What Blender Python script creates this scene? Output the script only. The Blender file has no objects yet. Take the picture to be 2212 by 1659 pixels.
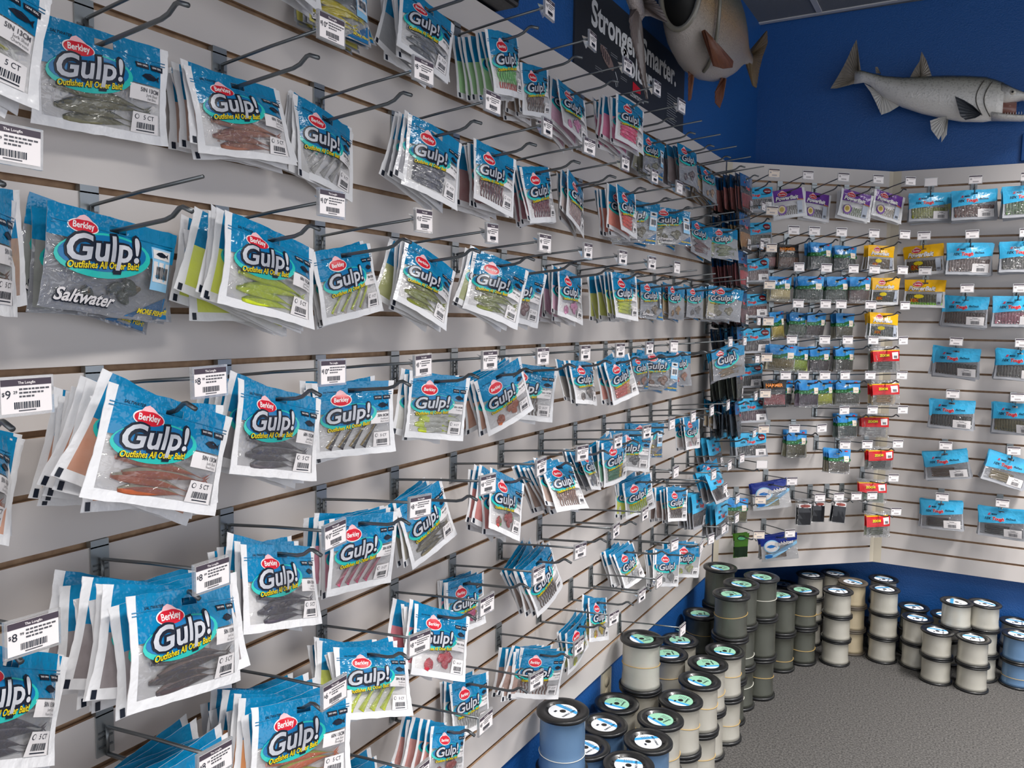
# Fishing tackle shop wall: slatwall with hanging bait bags, line spools on the floor, mounted fish
import bpy, bmesh, math, random
from mathutils import Matrix, Vector
random.seed(7)
SC = bpy.context.scene
C = SC.collection
Z0 = 2.22            # top edge of the slatwall above the floor
SL = 0.0762          # slatwall pitch: 3 inches
PI = math.pi

# ---------------------------------------------------------------- camera
cam_d = bpy.data.cameras.new('camera')
cam = bpy.data.objects.new('camera', cam_d); C.objects.link(cam)
YAW, PIT, ROL = 0.52274, 0.084105, 0.014523
cy, sy, cp, sp_ = math.cos(YAW), math.sin(YAW), math.cos(PIT), math.sin(PIT)
fwd = Vector((-sy*cp, cy*cp, -sp_)); rgt = Vector((cy, sy, 0)); upv = rgt.cross(fwd)
r2 = rgt*math.cos(ROL) + upv*math.sin(ROL); u2 = -rgt*math.sin(ROL) + upv*math.cos(ROL)
M = Matrix((r2, u2, -fwd)).transposed().to_4x4(); M.translation = Vector((0.98454, 0, Z0-0.68667))
cam.matrix_world = M
cam_d.sensor_width = 36; cam_d.lens = 36*1733.18/2212; cam_d.clip_start = 0.02
SC.camera = cam
# ---------------------------------------------------------------- world, lights, exposure
w = bpy.data.worlds.new('store'); SC.world = w; w.use_nodes = True
w.node_tree.nodes['Background'].inputs[0].default_value = (0.92, 0.94, 1.0, 1)
w.node_tree.nodes['Background'].inputs[1].default_value = 0.88
def area(x, y, sx, sy_, power, z=2.96, spread=150, col=(1.0, 0.965, 0.93)):
    l = bpy.data.lights.new('ceiling_light', 'AREA'); l.shape = 'RECTANGLE'; l.size = sx; l.size_y = sy_
    l.energy = power; l.color = col; l.spread = math.radians(spread)
    o = bpy.data.objects.new('ceiling_light', l); C.objects.link(o); o.location = (x, y, z)
    return o
for lx, ly, lp in ((1.85, 3.2, 36), (1.55, 1.35, 22), (1.55, -.35, 22), (1.55, -2.0, 20), (3.4, 3.05, 30), (3.4, 1.35, 22), (3.4, -.35, 22), (3.4, -2.0, 16)):
    area(lx, ly, .30, 1.15, lp, spread=118)
SC.view_settings.view_transform = 'Standard'; SC.view_settings.look = 'None'
SC.view_settings.gamma = 1.0; SC.view_settings.use_curve_mapping = False
SC.view_settings.exposure = 0.72

# ---------------------------------------------------------------- materials
def s2l(c): return tuple((v/12.92 if v <= .04045 else ((v+.055)/1.055)**2.4) for v in (x/255 for x in c))
MATS = {}
def mat(name, rgb=(200, 200, 200), rough=.5, metal=0, spec=.5, bump=0, bscale=60, coat=0, noise=0, nscale=20, noise_rgb=None, emit=0, trans=0, aniso=0):
    if name in MATS: return MATS[name]
    m = bpy.data.materials.new(name); m.use_nodes = True; nt = m.node_tree; b = nt.nodes['Principled BSDF']
    col = s2l(rgb)+(1,)
    b.inputs['Base Color'].default_value = col; b.inputs['Roughness'].default_value = rough; b.inputs['Metallic'].default_value = metal
    b.inputs['Specular IOR Level'].default_value = spec; b.inputs['Coat Weight'].default_value = coat; b.inputs['Coat Roughness'].default_value = .06
    m.diffuse_color = col
    tc = nt.nodes.new('ShaderNodeTexCoord')
    if bump:
        n = nt.nodes.new('ShaderNodeTexNoise'); n.inputs['Scale'].default_value = bscale; n.inputs['Detail'].default_value = 3
        nt.links.new(tc.outputs['Object'], n.inputs['Vector'])
        bp = nt.nodes.new('ShaderNodeBump'); bp.inputs['Strength'].default_value = bump; bp.inputs['Distance'].default_value = .01
        nt.links.new(n.outputs['Fac'], bp.inputs['Height']); nt.links.new(bp.outputs['Normal'], b.inputs['Normal'])
        if coat: nt.links.new(bp.outputs['Normal'], b.inputs['Coat Normal'])
    if noise:
        n = nt.nodes.new('ShaderNodeTexNoise'); n.inputs['Scale'].default_value = nscale; n.inputs['Detail'].default_value = 6
        nt.links.new(tc.outputs['Object'], n.inputs['Vector'])
        r = nt.nodes.new('ShaderNodeValToRGB'); r.color_ramp.elements[0].position = .5-noise*.5; r.color_ramp.elements[1].position = .5+noise*.5
        r.color_ramp.elements[0].color = s2l(noise_rgb or rgb)+(1,); r.color_ramp.elements[1].color = col
        nt.links.new(n.outputs['Fac'], r.inputs['Fac']); nt.links.new(r.outputs['Color'], b.inputs['Base Color'])
    if emit: b.inputs['Emission Color'].default_value = col; b.inputs['Emission Strength'].default_value = emit
    MATS[name] = m
    return m
def film(name, tint=(245, 245, 245), haze=.05, rough=.07, bump=.75, bscale=34, gl=.06):
    """thin clear plastic: see-through, with creased glossy highlights"""
    if name in MATS: return MATS[name]
    m = bpy.data.materials.new(name); m.use_nodes = True; nt = m.node_tree; nt.nodes.clear()
    N, K = nt.nodes.new, nt.links.new
    out = N('ShaderNodeOutputMaterial'); tr = N('ShaderNodeBsdfTransparent'); tr.inputs[0].default_value = s2l(tint)+(1,)
    df = N('ShaderNodeBsdfDiffuse'); df.inputs[0].default_value = (.92, .93, .95, 1)
    gs = N('ShaderNodeBsdfGlossy'); gs.inputs['Roughness'].default_value = rough; gs.inputs[0].default_value = (1, 1, 1, 1)
    tc = N('ShaderNodeTexCoord'); n = N('ShaderNodeTexNoise'); n.inputs['Scale'].default_value = bscale; n.inputs['Detail'].default_value = 2.5; n.inputs['Distortion'].default_value = 1.2
    mp = N('ShaderNodeMapping'); mp.inputs['Scale'].default_value = (1, 1.7, 1)
    K(tc.outputs['Object'], mp.inputs[0]); K(mp.outputs[0], n.inputs['Vector'])
    bp = N('ShaderNodeBump'); bp.inputs['Strength'].default_value = bump; bp.inputs['Distance'].default_value = .012
    K(n.outputs['Fac'], bp.inputs['Height']); K(bp.outputs['Normal'], gs.inputs['Normal'])
    fr = N('ShaderNodeFresnel'); fr.inputs[0].default_value = 1.40
    ad = N('ShaderNodeMath'); ad.operation = 'MULTIPLY_ADD'; ad.inputs[1].default_value = .7; ad.inputs[2].default_value = gl; ad.use_clamp = True; K(fr.outputs[0], ad.inputs[0])
    m1 = N('ShaderNodeMixShader'); m1.inputs[0].default_value = haze; K(tr.outputs[0], m1.inputs[1]); K(df.outputs[0], m1.inputs[2])
    m2 = N('ShaderNodeMixShader'); K(ad.outputs[0], m2.inputs[0]); K(m1.outputs[0], m2.inputs[1]); K(gs.outputs[0], m2.inputs[2])
    K(m2.outputs[0], out.inputs[0]); MATS[name] = m; m.diffuse_color = (.8, .8, .8, .3)
    return m
WHITE = mat('bag_white', (232, 232, 234), .30, bump=.3, bscale=45, coat=.4)
TEAL = mat('bag_teal', (0, 126, 176), .22, bump=.5, bscale=42, coat=.6)
SKYB = mat('bag_sky_blue', (62, 178, 226), .25, bump=.25, bscale=45, coat=.4)
CLEARBACK = mat('bag_grey_back', (172, 174, 180), .3, bump=.25, bscale=40, coat=.4)
BACKW = mat('bag_pearl_back', (238, 236, 236), .35, bump=.2, bscale=30, coat=.2)
FILM = film('window_film')
FILMC = film('clear_bag_film', haze=.045, rough=.08, bump=.9, gl=.07)
PURP = mat('bag_purple', (112, 58, 158), .25, bump=.25, bscale=45, coat=.4)
YELL = mat('bag_yellow', (250, 190, 8), .25, bump=.2, bscale=45, coat=.3)
GSKY = mat('bag_sky', (70, 160, 222), .25, bump=.3, bscale=45, coat=.4, noise=.35, nscale=26, noise_rgb=(38, 128, 205))
REDB = mat('bag_red', (206, 28, 34), .3, bump=.2, bscale=45, coat=.3)
BLKB = mat('bag_black', (14, 14, 16), .3, bump=.2, bscale=45, coat=.3)
DEEPB = mat('bag_deep_blue', (24, 92, 150), .22, bump=.4, bscale=45, coat=.6)
DARKC = mat('bag_dark_back', (34, 36, 42), .25, bump=.3, bscale=40, coat=.5)
NAVY = mat('bag_navy', (16, 44, 138), .3, bump=.25, bscale=45, coat=.3)
GREENC = mat('card_green', (70, 120, 36), .35, coat=.3)
INK = mat('ink_dark', (14, 24, 42), .35)
INKG = mat('ink_grey', (84, 84, 90), .5)
SILV = mat('ink_silver', (222, 224, 230), .28, noise=.5, nscale=30, noise_rgb=(168, 172, 182))
AQUA = mat('ink_aqua', (40, 192, 182), .28, coat=.2)
LTEAL = mat('ink_teal', (6, 112, 170), .28, coat=.2)
RED = mat('ink_red', (206, 28, 48), .3)
YEL = mat('ink_yellow', (240, 214, 20), .4)
PAPER = mat('label_paper', (236, 232, 232), .45)
BUFF = mat('label_buff', (240, 224, 208), .5)
GREEN = mat('ink_green', (16, 96, 40), .3, coat=.3)
LGREEN = mat('ink_light_green', (100, 190, 130), .4)
ORNG = mat('ink_orange', (232, 132, 20), .4)
PINKW = mat('ink_pale_pink', (240, 190, 196), .4)
GOLDM = mat('ink_gold', (190, 160, 60), .35)
LBLUE = mat('ink_light_blue', (150, 205, 240), .35)
MIDB = mat('ink_mid_blue', (40, 120, 200), .35)
STEEL = mat('zinc_steel', (166, 172, 174), .32, metal=.85)
WIRE = mat('zinc_wire', (120, 124, 126), .34, metal=.9)
CLIPP = film('card_holder_plastic', haze=.22, rough=.12, bump=.02, gl=.08)
CARD = mat('price_card_paper', (244, 238, 238), .5)
CARDH = mat('price_card_header', (72, 62, 74), .5)

# ---------------------------------------------------------------- mesh helpers
class MB:
    def __init__(s): s.v = []; s.f = []; s.m = []; s.ms = []; s.sm = []
    def mi(s, m):
        if m not in s.ms: s.ms.append(m)
        return s.ms.index(m)
    def add(s, vs, fs, m, smooth=False):
        o = len(s.v); s.v += [tuple(v) for v in vs]; k = s.mi(m)
        for f in fs: s.f.append(tuple(i+o for i in f)); s.m.append(k); s.sm.append(smooth)
    def box(s, x0, x1, y0, y1, z0, z1, m):
        v = [(x, y, z) for x in (x0, x1) for y in (y0, y1) for z in (z0, z1)]
        s.add(v, [(0, 1, 3, 2), (4, 6, 7, 5), (0, 4, 5, 1), (2, 3, 7, 6), (0, 2, 6, 4), (1, 5, 7, 3)], m)
    def tube(s, pts, r, m, n=8, cap=True, smooth=True):
        pts = [Vector(p) for p in pts]; rr = r if isinstance(r, (list, tuple)) else [r]*len(pts)
        rings = []; ref = None
        for i, p in enumerate(pts):
            t = (pts[min(i+1, len(pts)-1)]-pts[max(i-1, 0)]).normalized()
            if ref is None: ref = Vector((0, 0, 1)) if abs(t.z) < .9 else Vector((1, 0, 0))
            a = (ref - t*ref.dot(t)).normalized(); ref = a; b = t.cross(a)
            rings.append([p + (a*math.cos(2*PI*k/n)+b*math.sin(2*PI*k/n))*rr[i] for k in range(n)])
        vs = [v for g in rings for v in g]
        fs = [(i*n+k, i*n+(k+1) % n, (i+1)*n+(k+1) % n, (i+1)*n+k) for i in range(len(pts)-1) for k in range(n)]
        if cap: fs += [tuple(reversed(range(n))), tuple(range((len(pts)-1)*n, len(pts)*n))]
        s.add(vs, fs, m, smooth)
    def lathe(s, prof, m, n=40, smooth=True, cx=0, cy=0):
        vs = [(cx+r*math.cos(2*PI*k/n), cy+r*math.sin(2*PI*k/n), z) for r, z in prof for k in range(n)]
        fs = [(i*n+k, i*n+(k+1) % n, (i+1)*n+(k+1) % n, (i+1)*n+k) for i in range(len(prof)-1) for k in range(n)]
        s.add(vs, fs, m, smooth)
    def mesh(s, name):
        me = bpy.data.meshes.new(name); me.from_pydata(s.v, [], s.f)
        for m in s.ms: me.materials.append(m)
        me.polygons.foreach_set('material_index', s.m); me.polygons.foreach_set('use_smooth', s.sm); me.update()
        return me
    def obj(s, name, parent=None): return link(name, s.mesh(name), parent)
def link(name, me, parent=None):
    o = bpy.data.objects.new(name, me); C.objects.link(o)
    if parent: o.parent = parent
    return o
def tag(o, label, cat, group=None):
    o['label'] = label; o['category'] = cat
    if group: o['group'] = group
    return o
def empty(name, loc=(0, 0, 0)):
    o = bpy.data.objects.new(name, None); C.objects.link(o); o.location = loc; o.empty_display_size = .02
    return o
ORD = 'first second third fourth fifth sixth seventh eighth ninth tenth eleventh twelfth thirteenth fourteenth fifteenth sixteenth seventeenth eighteenth nineteenth twentieth'.split()

# text outlines as flat meshes, normalised to width 1, origin at the middle of the baseline
TX = {}
def txt(s, off=0.0, shear=0.0, sx=1.0, res=3):
    k = (s, off, shear, sx)
    if k in TX: return TX[k]
    cu = bpy.data.curves.new('t', 'FONT'); cu.body = s; cu.offset = off; cu.shear = shear; cu.resolution_u = res; cu.fill_mode = 'FRONT'; cu.size = 1
    o = bpy.data.objects.new('t', cu); me = o.to_mesh()
    vs = [(v.co.x*sx, v.co.y) for v in me.vertices]; fs = [tuple(p.vertices) for p in me.polygons]
    if off > .015 or len(s) < 14:
        me2 = me.copy(); bmm = bmesh.new(); bmm.from_mesh(me2)
        xa, xb = min(v.co.x for v in bmm.verts), max(v.co.x for v in bmm.verts)
        for q in range(1, max(6, int((xb-xa)/.16))):
            x = xa+q*.16
            if x < xb: bmesh.ops.bisect_plane(bmm, geom=bmm.verts[:]+bmm.edges[:]+bmm.faces[:], plane_co=(x, 0, 0), plane_no=(1, 0, 0))
        for q in range(-2, 7): bmesh.ops.bisect_plane(bmm, geom=bmm.verts[:]+bmm.edges[:]+bmm.faces[:], plane_co=(0, q*.16+.01, 0), plane_no=(0, 1, 0))
        vs = [(v.co.x*sx, v.co.y) for v in bmm.verts]; fs = [tuple(v.index for v in f.verts) for f in bmm.faces]; bmm.free(); bpy.data.meshes.remove(me2)
    o.to_mesh_clear(); bpy.data.objects.remove(o); bpy.data.curves.remove(cu)
    x0 = min(v[0] for v in vs); x1 = max(v[0] for v in vs); W = x1-x0
    r = ([((v[0]-(x0+x1)/2)/W, v[1]/W) for v in vs], fs, W)
    TX[k] = r; return r

# ---------------------------------------------------------------- wall frames: origin, direction along, direction out
c1 = Vector((0, 3.5563)); c2 = Vector((0.6162, 4.1147)); t2 = (c2-c1).normalized(); t3 = Vector((0.99918, 0.04054))
FR = {'L': (Vector((0, 0)), Vector((0, 1)), Vector((1, 0))), 'M': (c1, t2, Vector((t2.y, -t2.x))), 'R': (c2, t3, Vector((t3.y, -t3.x)))}
def P3(F, u, d, z):
    o, t, n = FR[F]; q = o+t*u+n*d
    return Vector((q.x, q.y, z))
def frame(F, u, d, z):
    o, t, n = FR[F]; m = Matrix(((t.x, 0, n.x, 0), (t.y, 0, n.y, 0), (0, 1, 0, 0), (0, 0, 0, 1))); m.translation = P3(F, u, d, z)
    return m      # local x along the wall, y up, z out of the wall
HOOKS = {
  'L': [(1.038, 1), (1.244, 1), (1.451, 1), (1.657, 1), (1.864, 1), (2.071, 1), (2.277, 1), (2.483, 1), (2.69, 1), (2.897, 1), (3.103, 1), (3.32, 1), (3.32, 3), (0.625, 4), (0.832, 4), (1.038, 4), (1.244, 4), (1.451, 4), (1.657, 4), (1.864, 4), (2.071, 4), (2.277, 4), (2.483, 4), (2.69, 4), (2.897, 4), (3.103, 4), (3.32, 5), (0.418, 7), (0.625, 7), (0.832, 7), (1.038, 7), (1.244, 7), (1.451, 7), (1.657, 7), (1.864, 7), (2.071, 7), (2.277, 7), (2.483, 7), (2.69, 7), (2.897, 7), (3.103, 7), (3.32, 7), (3.32, 9), (0.418, 10), (0.625, 10), (0.832, 10), (1.038, 10), (1.244, 10), (1.451, 10), (1.657, 10), (1.864, 10), (2.071, 10), (2.277, 10), (2.483, 10), (2.69, 10), (2.897, 10), (3.103, 10), (3.32, 11), (0.418, 13), (0.625, 13), (0.832, 13), (1.038, 13), (1.244, 13), (1.451, 13), (1.657, 13), (1.864, 13), (2.071, 13), (2.277, 13), (2.483, 13), (2.69, 13), (2.897, 13), (3.32, 13), (2.327, 15), (3.32, 15), (0.418, 16), (0.625, 16), (0.832, 16), (1.038, 16), (1.244, 16), (1.451, 16), (1.657, 16), (1.864, 16), (2.071, 16), (2.59, 16), (2.743, 16), (2.949, 16), (3.133, 16), (2.897, 17), (2.341, 18), (3.088, 18), (0.625, 19), (0.832, 19), (1.038, 19), (1.244, 19), (1.451, 19), (1.657, 19), (1.869, 19), (2.066, 19), (2.206, 19), (2.62, 19), (2.743, 19), (2.897, 19), (3.088, 19), (2.448, 22)],
  'M': [(0.105, 1), (0.26, 1), (0.43, 1), (0.593, 1), (0.75, 1), (0.105, 3), (0.206, 4), (0.303, 4), (0.43, 4), (0.586, 4), (0.738, 4), (0.105, 5), (0.235, 6), (0.367, 6), (0.494, 6), (0.599, 6), (0.736, 6), (0.105, 7), (0.241, 8), (0.37, 8), (0.445, 8), (0.591, 8), (0.755, 8), (0.105, 9), (0.217, 10), (0.375, 10), (0.484, 10), (0.609, 10), (0.755, 10), (0.105, 11), (0.196, 12), (0.281, 12), (0.383, 12), (0.477, 12), (0.604, 12), (0.763, 12), (0.105, 13), (0.483, 14), (0.624, 14), (0.775, 14), (0.105, 15), (0.249, 15), (0.377, 15), (0.499, 16), (0.608, 16), (0.761, 16), (0.105, 17), (0.249, 18), (0.749, 18), (0.105, 19), (0.387, 19), (0.479, 19), (0.566, 19), (0.644, 19), (0.772, 20), (0.105, 21), (0.249, 21)],
  'R': [(0.157, 1), (0.325, 1), (0.515, 1), (0.14, 4), (0.322, 4), (0.52, 4), (0.156, 6), (0.317, 7), (0.51, 7), (0.293, 10), (0.532, 10), (0.288, 13), (0.525, 13), (0.272, 16), (0.525, 16), (0.27, 19), (0.5, 19)],
}
SPOOLS = [
  (0.091, 1.847, 3, 'b', 1),
  (0.094, 2.418, 3, 'w', 1),
  (0.072, 2.277, 2, 'w', 1),
  (0.088, 2.132, 2, 'b', 1),
  (0.223, 2.252, 2, 'w', 1),
  (0.235, 2.11, 2, 'b', 1),
  (0.236, 2.402, 2, 'w', 1),
  (0.245, 2.566, 2, 'w', 1),
  (0.23, 2.716, 2, 'w', 1),
  (0.254, 2.856, 2, 'w', 1),
  (0.08, 2.864, 2, 'w', 1),
  (0.087, 2.721, 2, 'w', 1),
  (0.067, 3.169, 2, 'd', 1),
  (0.233, 2.997, 3, 'd', 1),
  (0.234, 3.14, 3, 'd', 1),
  (0.106, 3.307, 3, 'd', 1),
  (0.284, 3.274, 3, 'd', 1),
  (0.304, 3.584, 2, 'd', 1),
  (0.374, 3.708, 2, 'd', 1),
  (0.234, 1.967, 2, 'b', 1),
  (0.094, 1.99, 2, 'b', 1),
  (0.51, 3.779, 3, 'w', 0),
  (0.553, 3.945, 3, 'y', 0),
  (0.69, 3.923, 3, 'w', 0),
  (0.672, 4.072, 3, 'w', 0),
  (0.363, 3.95, 3, 'w', 0),
  (0.46, 4.042, 3, 'w', 0),
  (0.827, 3.929, 2, 'w', 0),
  (0.805, 4.08, 2, 'd', 0),
  (0.912, 3.812, 2, 'w', 0),
  (1.046, 3.805, 2, 'w', 0),
  (1.079, 3.948, 3, 'w', 0),
  (1.213, 3.947, 2, 'b', 0),
  (1.207, 4.117, 2, 'w', 0),
  (0.935, 4.048, 2, 'w', 0),
  (0.22, 4.084, 2, 'd', 0),
]
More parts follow.
